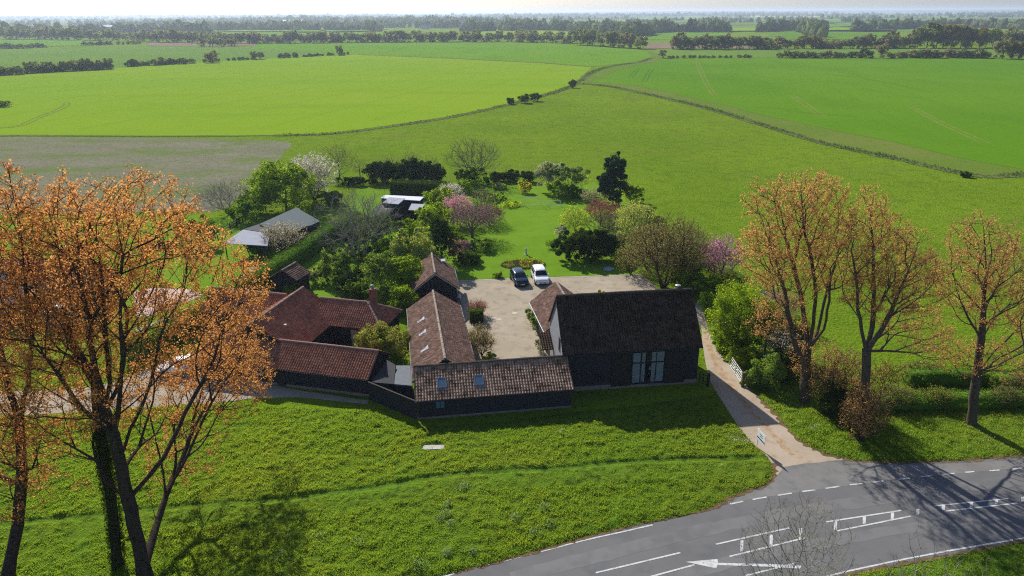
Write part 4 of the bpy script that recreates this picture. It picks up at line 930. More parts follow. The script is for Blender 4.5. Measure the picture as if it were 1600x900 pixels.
# --- slate roofed house behind the orange trees
hs = thing('slate_roof_house', 'brick house with grey slate roofs half hidden behind the orange leaved trees', 'house', (-54.5, 73.2, 0), R(-2))
local_gable(hs, -7.5, 0, 0, 13.2, 8.2, 3.0, 5.7, 'slate', 'ridge_dark', 'brick', dict(tw=.3, rh=.25, kind='plain', jit=.004), 71)
local_gable(hs, .2, -3.4, 90, 7.5, 6.4, 2.9, 5.1, 'slate', 'ridge_dark', 'brick', dict(tw=.3, rh=.25, kind='plain', jit=.004), 73)
bm = boxes((2.3, 3.1, 3.9, 4.7, 4.8, 7.0), (2.22, 3.18, 3.82, 4.78, 6.7, 6.85)); ch = bm_obj('chimney', bm, M['brick'], hs)
bm = boxes((2.25, 3.15, 3.85, 4.75, 7.0, 7.12)); bm_obj('chimney_cap', bm, M['white'], ch)
for a in (-6.8, 2.0, 4.2): window(hs, a, a+1.2, 1.0, 2.2, .25, 'white', 'glass', 2, 1, -1)
for a in (-4.8, -2.6): window(hs, a, a+1.2, 1.0, 2.2, -3.25, 'white', 'glass', 2, 1, -1)
cv = bmesh.new(); box(cv, 3.6, 5.6, -3.0, .2, 0, 2.1); c_ = bm_obj('conservatory', cv, M['skyglass'], hs)
bm = boxes(*[(3.6+i*.5-.03, 3.6+i*.5+.03, -3.04, -3.0, 0, 2.1) for i in range(5)], (3.55, 5.65, -3.05, .2, 2.1, 2.2)); bm_obj('frame', bm, M['white'], c_)
# patio, drive strips round the houses
sheet('patio', pix([(208, 456), (232, 450), (300, 452), (318, 462), (240, 492), (214, 497)]), .03, M['patio'])
ribbon('gravel_path', resample(pix(smoothline([(400, 418), (372, 437), (330, 462), (280, 490), (210, 518)], 5)), .5), .7, .028, M['concrete'], .1)
sheet('gravel_forecourt', pix([(-60, 612), (100, 610), (180, 598), (240, 572), (300, 556), (345, 572), (400, 598), (480, 612), (576, 626), (574, 632), (470, 621), (400, 622), (355, 628), (290, 634), (180, 640), (60, 648), (-60, 650)]), .018, M['gravel'])
# pergola on the yard side of the barn
pg = thing('pergola', 'timber pergola beams showing just above the ridge of the tall barn', 'pergola', (8.9, 70.0, 0), R(7))
bm = boxes((0, 4.0, .0, .1, 2.35, 2.5), (0, 4.0, 2.4, 2.5, 2.35, 2.5)); bm_obj('beam', bm, M['brown_wood'], pg)
for i in range(6): bm = boxes((i*.72+.1, i*.72+.19, -.3, 2.8, 2.503, 2.62)); bm_obj('rafter', bm, M['palewood'], pg)
for x_ in (.05, 3.85):
    for y_ in (0, 2.4): bm = boxes((x_, x_+.1, y_+.001, y_+.099, 0, 2.35)); bm_obj('post', bm, M['brown_wood'], pg)

# ================================================================== OBJECTS
def car(name, label, loc, rz, paint, kind='suv', yaw_front=-1):
    """a car built from cross-sections; local +x is forward"""
    root = thing(name, label, 'car', (loc[0], loc[1], 0), rz)
    if kind == 'suv': Lc, Wd, H_ = 4.45, .93, 1.66
    else: Lc, Wd, H_ = 4.3, .90, 1.47
    # station: x, bottom, belt z, half width at belt, top z, half width at top
    S = [(-.50, .42, .80, .66, .84, .60), (-.485, .28, .90, .84, 1.02, .74), (-.46, .24, .96, .90, 1.28*H_/1.66, .70), (-.40, .22, .98, .95, .95*H_, .68), (-.28, .2, .99, 1., .99*H_, .70), (-.08, .2, .98, 1., 1.*H_, .71), (.06, .2, .97, 1., .985*H_, .70),
         (.12, .2, .96, 1., .93*H_, .68), (.24, .2, .95, .99, 1.06, .80), (.27, .2, .94, .985, .99, .86), (.36, .22, .90, .97, .95, .84), (.44, .24, .82, .92, .87, .74), (.485, .28, .66, .82, .76, .62), (.50, .36, .56, .70, .60, .55)]
    rings = []
    for x, zb, zt, wb, zr, wr in S:
        x *= Lc; w_ = wb*Wd; r_ = wr*Wd; h = [(0, zb), (w_*.86, zb), (w_*.97, zb+.14), (w_*1.0, (zb+zt)/2), (w_*.97, zt), (r_+(w_-r_)*.12, zr-(zr-zt)*.16), (r_*.82, zr-.015), (0, zr+.01)]
        ring = [(x, y, z) for y, z in h]+[(x, -y, z) for y, z in h[-2:0:-1]]; rings.append(ring)
    bm = bmesh.new(); R_ = [[bm.verts.new(v) for v in r] for r in rings]; n = len(rings[0]); bm.verts.ensure_lookup_table()
    for a, b in zip(R_[:-1], R_[1:]):
        for i in range(n): bm.faces.new((a[i], b[i], b[(i+1) % n], a[(i+1) % n]))
    bm.faces.new(R_[0]); bm.faces.new(R_[-1][::-1]); bmesh.ops.recalc_face_normals(bm, faces=bm.faces)
    body = bm_obj('body', bm, M[paint], root, True)
    def patch(nm, quads, mat, off=.008, k=.9, parent=root):
        bm = bmesh.new()
        for q in quads:
            P = [Vector(rings[i][j]) for i, j in q]; c = sum(P, Vector())/4; nn = (P[2]-P[0]).cross(P[3]-P[1]).normalized()
            if nn.dot(c-Vector((0, 0, .7))) < 0: nn = -nn
            V = [bm.verts.new(c+(p-c)*k+nn*off) for p in P]; bm.faces.new(V)
        bmesh.ops.solidify(bm, geom=bm.faces[:], thickness=.006); return bm_obj(nm, bm, mat, parent)
    patch('windscreen', [[(7, 5), (8, 5), (8, 6), (7, 6)], [(7, 6), (8, 6), (8, 7), (7, 7)], [(7, 7), (8, 7), (8, 8), (7, 8)], [(7, 8), (8, 8), (8, 9), (7, 9)]], M['glass'], .01, 1.)
    patch('rear_window', [[(1, 6), (2, 6), (2, 7), (1, 7)], [(1, 7), (2, 7), (2, 8), (1, 8)]], M['glass'], .012, .96)
    for sd in (0, 1):
        j0, j1 = (4, 5) if sd == 0 else (10, 9)
        patch('side_window', [[(i, j0), (i+1, j0), (i+1, j1), (i, j1)] for i in (3, 4, 5, 6)], M['glass'], .008, .88)
    patch('headlight', [[(11, 4), (12, 4), (12, 3), (11, 3)]], M['headlamp'], .012, .8); patch('headlight', [[(11, 10), (12, 10), (12, 11), (11, 11)]], M['headlamp'], .012, .8)
    bm = boxes((Lc*.5-.05, Lc*.5+.012, -.42*Wd, .42*Wd, .42, .54)); bm_obj('grille', bm, M['blacktrim'], root)
    bm = boxes((Lc*.485, Lc*.5+.006, -.6*Wd, .6*Wd, .27, .38)); bm_obj('bumper_intake', bm, M['blacktrim'], root)
    bm = boxes((Lc*.5+.013, Lc*.5+.022, -.26, .26, .40, .5)); bm_obj('number_plate', bm, M['plate'], root)
    for sd in (-1, 1):
        bm = boxes((Lc*.13, Lc*.17, sd*Wd*1.0-.10 if sd < 0 else sd*Wd-.02, sd*Wd+.02 if sd < 0 else sd*Wd+.13, .96, 1.08), bev=.02); bm_obj('wing_mirror', bm, M[paint], root)
        bm = boxes((-Lc*.5-.006, -Lc*.485, sd*.55*Wd-.12, sd*.55*Wd+.12, .7, .88)); bm_obj('tail_light', bm, M['terracotta'], root)
        for xx in (-.30*Lc, .31*Lc):
            bm = bmesh.new(); tube(bm, (xx, sd*(Wd-.2), .34), (xx, sd*(Wd+.015), .34), .34, n=20); wh = bm_obj('wheel', bm, M['rubber'], root, False)
            bm = bmesh.new(); tube(bm, (xx, sd*(Wd+.012), .34), (xx, sd*(Wd+.03), .34), .21, n=16); bm_obj('rim', bm, M['silver'], wh)
    if kind == 'suv':
        for sd in (-1, 1): bm = boxes((-1.5, .3, sd*.58-.02, sd*.58+.02, H_-.02, H_+.05)); bm_obj('roof_rail', bm, M['metal'], root)
    return root
c1 = at(843.5, 438); car('parked_car', 'white hatchback SUV parked on the gravel by the edge of the lawn', c1, R(-82), 'carwhite', 'suv')
c2 = at(811, 440.5); car('parked_car', 'dark blue car parked on the gravel at the left of the white one', c2, R(-78), 'carblue', 'hatch')
c3 = at(285, 580); car('parked_car', 'white car on the forecourt seen through the orange leaved tree', c3, R(205), 'carwhite', 'hatch')

# five bar gate, gatepost, wooden side gate
def gate(name, label, p, ang, ln, h, matk, bars=5, cat='gate'):
    r = thing(name, label, cat, (p[0], p[1], 0), ang)
    for i in range(bars):
        z = .18+(h-.2)*i/(bars-1); bm = boxes((0, ln, -.02, .02, z-.024, z+.024)); bm_obj('rail', bm, M[matk], r)
    for x_ in (0.03, ln/2, ln-.03): bm = boxes((x_-.035, x_+.035, .021, .055, .1, h+.05)); bm_obj('stile', bm, M[matk], r)
    bm = bmesh.new(); tube(bm, (.05, -.035, h*.95), (ln*.95, -.035, .2), .02); bm_obj('brace', bm, M[matk], r); return r
g0, g1 = at(1158, 601)[:2], at(1139, 572)[:2]
gate('field_gate', 'white five bar gate standing open against the hedge beside the drive', g0, math.atan2(g1[1]-g0[1], g1[0]-g0[0]), float(np.linalg.norm(g1-g0)), 1.25, 'white')
q = at(1160, 603)[:2]; r = thing('gatepost', 'stout brown gatepost at the near end of the white gate', 'post', (q[0], q[1], 0)); bm = boxes((-.12, .12, -.12, .12, 0, 1.35), bev=.015); bm_obj('post_shaft', bm, M['brown_wood'], r); bm = boxes((-.14, .14, -.14, .14, 1.352, 1.39)); bm_obj('post_cap', bm, M['brown_wood'], r)
q = at(1091, 600)[:2]; q2 = at(1104.5, 604)[:2]
gate('side_gate', 'dark wooden gate between the barn corner and the drive', q, math.atan2(q2[1]-q[1], q2[0]-q[0]), float(np.linalg.norm(q2-q)), 1.1, 'darkwood', 4)
r = thing('gatepost', 'dark square post at the free end of the wooden side gate', 'post', (q2[0]+.08, q2[1], 0)); bm = boxes((-.09, .09, -.09, .09, 0, 1.35)); bm_obj('post_shaft', bm, M['darkwood'], r)
# estate agent's board
q = at(1182, 699)[:2]; r = thing('sale_board', 'white board with a dark band on a white post beside the drive mouth', 'sign', (q[0], q[1], 0), R(-80))
bm = boxes((-.035, .035, -.035, .035, 0, 1.75)); bm_obj('post', bm, M['white'], r)
bm = boxes((-.04, 1.1, -.062, -.036, .85, 1.72)); s_ = bm_obj('board', bm, M['white'], r)
bm = boxes((-.035, 1.095, -.066, -.063, .98, 1.10)); bm_obj('board_band', bm, plain('navy_band', (.03, .04, .10), .5), s_)
bm = boxes((.35, .74, -.066, -.063, 1.25, 1.34), (.30, .74, -.066, -.063, 1.42, 1.5)); bm_obj('board_print', bm, M['lead'], s_)
# sundial, bed, cover, nets
q = at(822, 398)[:2]; r = thing('sundial', 'stone sundial on a slender pedestal in the middle of the lawn', 'sundial', (q[0], q[1], 0))
bm = bmesh.new(); lathe(bm, [(.26, 0), (.26, .08), (.12, .14), (.09, .5), (.085, .75), (.15, .9)], 12); bm_obj('pedestal', bm, M['concrete'], r)
bm = bmesh.new(); lathe(bm, [(.24, .9), (.25, .96)], 16); d = bm_obj('dial_plate', bm, M['lead'], r); bm = bmesh.new(); prism(bm, [(-.1, -.01, .962), (.12, -.01, .962), (.12, -.01, 1.1)], (0, .02, 0)); bm_obj('gnomon', bm, M['lead'], d)
q = at(951, 421)[:2]; r = thing('round_cover', 'round pale blue cover lying on the grass by the dark rhododendron', 'cover', (q[0], q[1], 0)); bm = bmesh.new(); lathe(bm, [(.72, 0), (.74, .1), (.70, .14), (.2, .17)], 24); bm_obj('lid', bm, plain('pale_blue_vinyl', (.30, .38, .45), .5), r)
q = at(676.5, 700)[:2]; r = thing('slab_cover', 'rectangular concrete slab set into the grass of the verge', 'slab', (q[0], q[1], 0), R(2)); bm = boxes((-1.12, .0, -.3, .3, -.05, .09), (.01, 1.12, -.3, .3, -.05, .088), bev=.01); bm_obj('slab', bm, M['concrete'], r)
for a, b, h, lb in (((816, 321.5), (845, 323), 1.7, 'taller, left hand white framed net at the far end of the lawn'), ((853, 323), (876, 324), 1.15, 'lower, right hand white framed net at the far end of the lawn')):
    p, q = at(*a)[:2], at(*b)[:2]; ln = float(np.linalg.norm(q-p)); r = thing('garden_net', lb, 'net', (p[0], p[1], 0), math.atan2(q[1]-p[1], q[0]-p[0]))
    bm = bmesh.new()
    for s_, e_ in (((0, 0, 0), (0, 0, h)), ((ln, 0, 0), (ln, 0, h)), ((0, 0, h), (ln, 0, h)), ((0, .9, 0), (0, 0, h)), ((ln, .9, 0), (ln, 0, h)), ((0, .9, 0.03), (ln, .9, 0.03))): tube(bm, s_, e_, .03)
    bm_obj('frame', bm, M['white'], r); bm = bmesh.new()
    for i in range(int(ln/.25)): tube(bm, (.12+i*.25, 0, h), (.12+i*.25, .9, 0.03), .007, n=3)
    for i in range(6): t = i/6; tube(bm, (0, .9*t, h*(1-t)), (ln, .9*t, h*(1-t)), .007, n=3)
    bm_obj('netting', bm, M['white'], r)
q = at(817.5, 413.5)[:2]; m_ = mpp(q[1]); r = thing('flower_bed', 'oval flower bed of yellow daffodils and dark soil in the front of the lawn', 'flower bed', (q[0], q[1], 0), R(4))
rx_, ry_ = 36*m_, 2.0; bm = bmesh.new(); lathe(bm, [(1, 0), (.97, .06), (.6, .12), (.02, .15)], 40); bmesh.ops.scale(bm, vec=(rx_, ry_, 1), verts=bm.verts); bm_obj('soil', bm, ground_mat('dark_soil', (.07, .045, .03), [((.03, .022, .015), 2, .45, .6, .9)], bmp=(8, .8, .1)), r)
rng = np.random.RandomState(4); n = 1500; k = rng.uniform(0, 1, n)**.5; a = rng.uniform(0, 2*PI, n); cx_ = k*np.cos(a)*rx_*.98; cy_ = k*np.sin(a)*ry_*.98; dn = fbm(cx_*1.2+9, cy_*1.2, 3, 3)
kk = dn > .45; V, F = leaves(np.c_[cx_, cy_, rng.uniform(.1, .38, n)][kk], .16, rng, .4); mesh_obj('foliage', V, F, LF['green'], r)
kk = (dn > .48) & (cx_ > -1.0) | (dn > .64); kk &= rng.rand(n) < .28; V, F = leaves(np.c_[cx_, cy_, rng.uniform(.3, .48, n)][kk], .17, rng, .8); o = mesh_obj('flowers', V, F, LF['yellow'], r); o['kind'] = 'stuff'
kk = (dn < .5); V, F = leaves(np.c_[cx_, cy_, rng.uniform(.12, .3, n)][kk], .13, rng, .5); mesh_obj('dark_leaves', V, F, LF['ivy'], r)
# post and rail fence by the stables
p, q = at(340, 372)[:2], at(382, 348)[:2]; ln = float(np.linalg.norm(q-p)); r = thing('paddock_fence', 'dark post and rail fence behind the pale roofed shelter', 'fence', (p[0], p[1], 0), math.atan2(q[1]-p[1], q[0]-p[0]))
for i in range(int(ln/2)+1): bm = boxes((i*2-.06, i*2+.06, -.06, .06, 0, 1.3)); bm_obj('post', bm, M['darkwood'], r)
for z in (.4, .8, 1.2): bm = boxes((0, ln, -.10, -.061, z-.05, z+.05)); bm_obj('rail', bm, M['darkwood'], r)
# person in a light blue shirt
def person(loc, rz):
    root = thing('person', 'person in a light blue shirt and dark trousers walking by the garage wall', 'person', (loc[0], loc[1], 0), rz)
    J = [(0, 0, .98), (0, 0, 1.15), (0, .0, 1.38), (0, 0, 1.50), (0, .01, 1.60), (0, .02, 1.72), (.10, 0, .90), (.11, .06, .50), (.11, .02, .08), (.11, .16, .04), (-.10, 0, .90), (-.11, -.04, .50), (-.11, -.14, .10), (-.11, .0, .05), (.18, 0, 1.42), (.24, -.05, 1.14), (.25, .06, .90), (.26, .10, .82), (-.18, 0, 1.42), (-.24, .03, 1.14), (-.25, .14, .92), (-.26, .18, .84)]
    Ed = [(0, 1), (1, 2), (2, 3), (3, 4), (4, 5), (0, 6), (6, 7), (7, 8), (8, 9), (0, 10), (10, 11), (11, 12), (12, 13), (2, 14), (14, 15), (15, 16), (16, 17), (2, 18), (18, 19), (19, 20), (20, 21)]
    Rd = [.14, .13, .15, .065, .09, .075, .095, .065, .05, .035, .095, .065, .05, .035, .07, .048, .036, .03, .07, .048, .036, .03]
    me = bpy.data.meshes.new('body'); me.from_pydata(J, Ed, []); o = bpy.data.objects.new('body', me); C.objects.link(o); o.parent = root
    sk = o.modifiers.new('s', 'SKIN'); su = o.modifiers.new('u', 'SUBSURF'); su.levels = 1; su.render_levels = 1
    for i, v in enumerate(me.skin_vertices[0].data): v.radius = (Rd[i], Rd[i]*.8)
    me.skin_vertices[0].data[0].use_root = True
    skin = plain('skin', (.5, .3, .22), .6); trousers = plain('dark_trousers', (.02, .022, .03), .9); shirt = plain('light_blue_shirt', (.50, .60, .74), .9, var=.05)
    dg = bpy.context.evaluated_depsgraph_get(); ev = o.evaluated_get(dg); nm = bpy.data.meshes.new_from_object(ev); o.modifiers.clear(); o.data = nm; nm.name = 'body'
    nm.materials.clear(); [nm.materials.append(k) for k in (skin, trousers, shirt)]
    for f in nm.polygons:
        z = f.center.z; x = abs(f.center.x); f.material_index = 2 if (.98 < z < 1.5) else (1 if z <= .98 and x < .2 else 0); f.use_smooth = True
    bm = bmesh.new(); bmesh.ops.create_icosphere(bm, subdivisions=2, radius=.1, matrix=Matrix.Translation((0, -.005, 1.70)) @ Matrix.Diagonal((.95, 1.05, .85, 1))); bm_obj('hair', bm, plain('brown_hair', (.06, .04, .025), .9), root, True)
    for s_ in (-1, 1):
        bm = boxes((s_*.035-.012, s_*.035+.012, .088, .100, 1.655, 1.668)); bm_obj('eye', bm, M['blacktrim'], root)
        hx, hy, hz = (.26, .10, .82) if s_ > 0 else (-.26, .18, .84)
        bm = bmesh.new()
        for k, (fx, l_) in enumerate(((-.027, .07), (-.009, .08), (.009, .078), (.027, .06))): tube(bm, (hx, hy+fx, hz-.01), (hx-.01*s_, hy+fx*1.15, hz-.02-l_), .009, .007, 6)
        tube(bm, (hx, hy+.02, hz+.01), (hx-.02*s_, hy+.06, hz-.04), .011, .008, 6); bm_obj('fingers', bm, skin, root, True)
    bm = bmesh.new(); tube(bm, (0, .085, 1.645), (0, .115, 1.62), .01, .014, 6); bm_obj('nose', bm, skin, root, True)
    return root
q = at(717, 462, 1.25)[:2]; person(q, R(160))
# plant pots by the rear wing
for i, (px, py, lb) in enumerate(((826, 497, 'terracotta pot of greenery at the corner of the yard by the rear wing'), (832, 503, 'terracotta pot of pale leaves against the wing wall'))):
    q = at(px, py)[:2]; r = thing('plant_pot', lb, 'pot', (q[0], q[1], 0)); bm = bmesh.new(); lathe(bm, [(.18, 0), (.26, .4), (.28, .42), (.22, .42)], 16); bm_obj('pot', bm, M['terracotta'], r)
    V, F = leafy_mesh([(0, 0, .7, .42, .42, .4)], 10, 40, .14, i+3); mesh_obj('foliage', V, F, LF['greygreen' if i else 'green'], r)

# ================================================================== GARDEN PLANTS
def place(px, py, wpx, top):
    x, y, _ = at(px, py); m = mpp(y); return x, y, wpx*m/2*1.10, max(.5, aty(px, top, y)[2])
def D_(name, label, cat, px, py, wpx, top, leaf, seed, ratio=.85, **kw):
    x, y, rx, h = place(px, py, wpx, top); return dense(name, label, cat, x, y, rx, rx*ratio, h, leaf, seed=seed, **kw)
def A_(name, label, cat, px, py, wpx, top, bark, leaf, seed, ratio=.9, **kw):
    x, y, rx, h = place(px, py, wpx, top); return airy(name, label, cat, x, y, rx, rx*ratio, h, bark, leaf, seed=seed, **kw)
# --- back of the garden
A_('bare_tree', 'wide fan shaped bare tree at the far edge of the garden against the meadow', 'tree', 741, 283, 92, 217, 'bark_grey', 'olive', 1, npts=520, nleaf=1, lsize=.10, multi=5, cb=.12, twl=1.0, up=1.0, rtip=.016, leafsig=.2)
D_('shrub', 'dark green shrub at the foot of the bare fan shaped tree', 'shrub', 742, 288, 66, 262, 'green', 2, shape='low', lsize=.3, n=30, leaf2='dark')
D_('shrub', 'dark bushes in a line behind the far lawn, right of the bare fan shaped tree', 'shrub', 798, 283, 34, 264, 'dark', 3, shape='low', lsize=.3)
D_('shrub', 'dark rounded bush at the right end of the far garden line', 'shrub', 826, 284, 26, 266, 'dark', 4, shape='round', lsize=.3)
D_('shrub', 'small dark bush between the fan shaped tree and the far bush line', 'shrub', 776, 283, 22, 268, 'dark', 5, lsize=.3)
D_('shrub', 'round yellow flowering bush standing on the far lawn', 'shrub', 820, 302, 23, 285, 'yellow', 6, lsize=.24, n=18, leaf2='lime')
D_('shrub', 'lime green bush just behind the yellow flowering bush', 'shrub', 817, 292, 18, 280, 'yellowgreen', 7, lsize=.24, n=14)
D_('shrub', 'grey blue shrubs on the bank at the far end of the lawn', 'shrub', 781, 295, 22, 284, 'greygreen', 8, shape='low', lsize=.24, n=16)
D_('shrub', 'low green ground cover bush on the bank below the grey blue shrubs', 'shrub', 770, 313, 44, 302, 'green', 9, shape='low', lsize=.26, n=22)
D_('shrub', 'low grassy bush on the bank left of the garden nets', 'shrub', 800, 322, 36, 314, 'yellowgreen', 10, shape='low', lsize=.22, n=16)
D_('blossom_tree', 'pale white leaved tree on the far right of the garden left of the green tree', 'tree', 862, 298, 46, 252, 'greygreen', 11, lsize=.28, n=34, leaf2='white', crown_from=.1)
D_('round_tree', 'rounded mid green tree right of the pale tree near the far end of the lawn', 'tree', 892, 303, 62, 259, 'greygreen', 12, lsize=.26, n=42, leaf2='green', crown_from=.15)
D_('shrub', 'bright green bush under the rounded mid green tree', 'shrub', 870, 309, 34, 280, 'green', 13, lsize=.26, n=24, leaf2='yellowgreen')
D_('shrub', 'green bush in the shade to the right of the rounded tree', 'shrub', 905, 308, 40, 290, 'green', 14, shape='low', lsize=.26)
D_('pine', 'tall dark blue green pine standing alone at the right of the garden', 'tree', 957, 319, 44, 240, 'darkblue', 15, shape='column', lsize=.34, n=64, per=120, crown_from=.08, crad=.3)
A_('shrub', 'spiky pale cream flowering shrub in front of the tall pine', 'shrub', 927, 318, 38, 294, 'bark_pale', 'cream', 16, npts=110, nleaf=3, lsize=.2, multi=4, cb=.05, leaf2='greygreen')
D_('shrub', 'bright green bushy tree right of the tall pine', 'shrub', 989, 317, 36, 290, 'yellowgreen', 17, lsize=.25, n=30, leaf2='green')
A_('willow', 'yellow green weeping willow on the right side of the lawn', 'tree', 899, 365, 42, 322, 'bark_grey', 'lime', 18, npts=170, nleaf=5, lsize=.16, cb=.1, droop=1.0, twl=.9)
A_('copper_tree', 'red brown small tree behind the grey thicket on the right of the lawn', 'tree', 938, 352, 50, 312, 'bark_purple', 'redbrown', 19, npts=190, nleaf=4, lsize=.16, cb=.15)
A_('thicket', 'grey purple bare thicket above the dark rhododendron', 'shrub', 944, 368, 56, 333, 'bark_purple', 'brown', 20, npts=330, nleaf=1, lsize=.12, cb=.05, multi=5, twl=.7, rtip=.014)
A_('willow', 'tall pale green weeping willow right of the red brown tree', 'tree', 990, 380, 52, 313, 'bark_grey', 'paleWillow', 21, npts=240, nleaf=6, lsize=.16, cb=.08, droop=1.2, twl=1.0)
D_('shrub', 'small white flowering shrub left of the dark rhododendron', 'shrub', 878, 371, 26, 353, 'greygreen', 22, lsize=.2, n=16, leaf2='white')
D_('rhododendron', 'huge dark mounded rhododendron on the right side of the lawn', 'shrub', 918, 405, 98, 360, 'dark', 23, shape='round', lsize=.22, n=150, per=170, leaf2='dark', ratio=.6, crad=.22)
A_('shrub', 'small sprawling green shrub at the left foot of the rhododendron', 'shrub', 863, 388, 18, 376, 'bark_grey', 'green', 24, npts=60, nleaf=4, lsize=.14, cb=.02, multi=3)
A_('brown_tree', 'wide olive brown tree with a short trunk at the back corner of the gravel yard', 'tree', 1036, 449, 124, 338, 'bark_brown', 'olive', 25, npts=1500, nleaf=2, lsize=.12, cb=.12, multi=4, twl=.75, rtip=.013, leaf2='brown', leaf2_frac=.4, rbase=.26)
A_('shrub', 'brown budding thicket overhanging the right end of the lawn', 'shrub', 985, 428, 48, 385, 'bark_brown', 'olive', 26, npts=330, nleaf=2, lsize=.11, cb=.05, multi=5, twl=.6)
A_('magnolia', 'mauve blossom tree behind the barn, left of the tan trees', 'tree', 1122, 440, 66, 368, 'bark_purple', 'mauve', 27, npts=340, nleaf=3, lsize=.17, cb=.1, leaf2='pink', multi=3)
A_('blossom_tree', 'pink blossom tree half hidden behind the trunks of the nearest tan tree', 'tree', 1205, 505, 80, 455, 'bark_purple', 'mauve', 28, npts=260, nleaf=2, lsize=.13, cb=.15, leaf2='brown')
A_('bare_tree', 'grey bare bush behind the mauve blossom tree', 'tree', 1072, 405, 60, 352, 'bark_grey', 'brown', 29, npts=300, nleaf=1, lsize=.10, cb=.1, multi=4)
D_('shrub', 'green bank of bushes behind the right end of the barn ridge', 'shrub', 1085, 462, 74, 418, 'green', 30, shape='low', lsize=.2, n=60, leaf2='dark')
D_('shrub', 'large yellow green bush beside the drive right of the barn', 'shrub', 1152, 548, 96, 444, 'yellowgreen', 31, lsize=.14, n=120, per=190, crad=.24, leaf2='green')
D_('shrub', 'green bush behind the large yellow green bush, under the tan tree', 'shrub', 1194, 556, 80, 474, 'green', 32, lsize=.15, n=60, per=160, leaf2='olive')
D_('shrub', 'bright low bush at the edge of the drive by the white gate', 'shrub', 1156, 572, 42, 538, 'yellowgreen', 33, shape='low', lsize=.13, n=36, per=150)
D_('shrub', 'mid green bush behind the gatepost', 'shrub', 1197, 604, 52, 556, 'green', 34, lsize=.13, n=50, per=160, leaf2='greygreen')
A_('blackthorn', 'white blossoming bush at the foot of the nearest tan tree', 'shrub', 1216, 585, 54, 514, 'bark_brown', 'white', 35, npts=220, nleaf=3, lsize=.11, cb=.1, leaf2='ivy', multi=3)
D_('shrub', 'dark green bushes in shade behind the white blossoming bush', 'shrub', 1228, 596, 50, 530, 'dark', 36, shape='low', lsize=.15, n=40)
D_('shrub', 'low green shrubs along the back of the drive behind the barn end', 'shrub', 1124, 530, 28, 498, 'green', 37, shape='low', lsize=.14, n=26, leaf2='white')
D_('shrub', 'green shrub between the drive and the yard at the barn rear corner', 'shrub', 1108, 495, 36, 455, 'green', 38, lsize=.16, n=30)
# --- left side of the lawn
D_('shrub', 'bright green shrub left of the white blossom tree by the clipped hedge', 'shrub', 690, 330, 44, 292, 'yellowgreen', 40, lsize=.22, n=34, leaf2='green')
A_('blossom_tree', 'white blossom tree at the upper left of the lawn', 'tree', 706, 322, 38, 288, 'bark_brown', 'white', 41, npts=190, nleaf=4, lsize=.2, cb=.2)
A_('blossom_tree', 'pink blossom tree below the white blossom tree on the left of the lawn', 'tree', 715, 350, 44, 304, 'bark_purple', 'pink', 42, npts=210, nleaf=4, lsize=.18, cb=.2)
A_('bare_tree', 'light brown budding tree right of the pink blossom tree', 'tree', 748, 338, 46, 293, 'bark_grey', 'brown', 43, npts=300, nleaf=1, lsize=.12, cb=.12, multi=3)
A_('plum_tree', 'purple brown spreading tree with a short trunk on the left edge of the lawn', 'tree', 738, 371, 78, 320, 'bark_purple', 'purple', 44, npts=520, nleaf=2, lsize=.12, cb=.22, twl=.6, rbase=.2)
D_('round_tree', 'yellow green round tree in front of the small grey shed', 'tree', 680, 362, 52, 318, 'yellowgreen', 45, lsize=.2, n=46, leaf2='green')
D_('conifer', 'dark egg shaped conifer behind the garage', 'tree', 692, 412, 48, 344, 'dark', 46, lsize=.2, n=56, shape='round', crad=.24)
D_('shrub', 'green feathery conifer left of the purple brown tree', 'shrub', 715, 384, 36, 348, 'green', 47, shape='cone', lsize=.2, n=30, leaf2='yellowgreen')
D_('shrub', 'reddish grey shrub right of the dark conifer', 'shrub', 715, 405, 32, 370, 'brown', 48, lsize=.16, n=24, leaf2='mauve')
D_('shrub', 'blue grey shrub at the edge of the lawn right of the reddish shrub', 'shrub', 731, 402, 26, 376, 'darkblue', 49, lsize=.16, n=20, leaf2='greygreen')
D_('shrub', 'low green shrub in shade under the purple brown tree', 'shrub', 752, 392, 40, 374, 'green', 50, shape='low', lsize=.18, n=22)
D_('shrub', 'small clipped green shrub on the lawn left of the dark blue car', 'shrub', 775, 433, 20, 425, 'green', 51, shape='low', lsize=.12, n=20)
for i, (px, py, wp, tp, lb) in enumerate(((632, 430, 36, 360, 'pale green feathery tree left of the dark egg shaped conifer'), (660, 432, 40, 352, 'taller pale green feathery tree touching the dark egg shaped conifer'), (648, 418, 26, 372, 'narrow pale green tree squeezed between the two feathery trees'))):
    D_('feathery_tree', lb, 'tree', px, py, wp, tp, 'paleWillow', 52+i, shape='column', lsize=.15, n=52, per=150, leaf2='greygreen', crad=.32)
D_('shrub', 'dark green tree in front of the dark roofed shed', 'tree', 590, 392, 62, 334, 'green', 56, lsize=.2, n=48, leaf2='dark')
D_('shrub', 'dense dark shrub below the low grey shed', 'shrub', 640, 368, 56, 340, 'green', 57, shape='low', lsize=.2, n=40, leaf2='dark')
D_('shrub', 'bushy dark green tree between the courtyard and the feathery trees', 'tree', 596, 462, 52, 392, 'green', 58, lsize=.17, n=52, leaf2='greygreen')
D_('shrub', 'broad green tree behind the garage, left of the tiled garage roof', 'tree', 632, 462, 54, 398, 'green', 59, lsize=.17, n=56, leaf2='yellowgreen')
D_('shrub', 'dark evergreen in the shade beside the bushy dark green tree', 'shrub', 575, 450, 40, 402, 'dark', 60, lsize=.17, n=34)
D_('grey_green_tree', 'pale grey green conical bush right of the small tiled shed', 'tree', 511, 440, 36, 386, 'greygreen', 61, shape='cone', lsize=.15, n=42, leaf2='green')
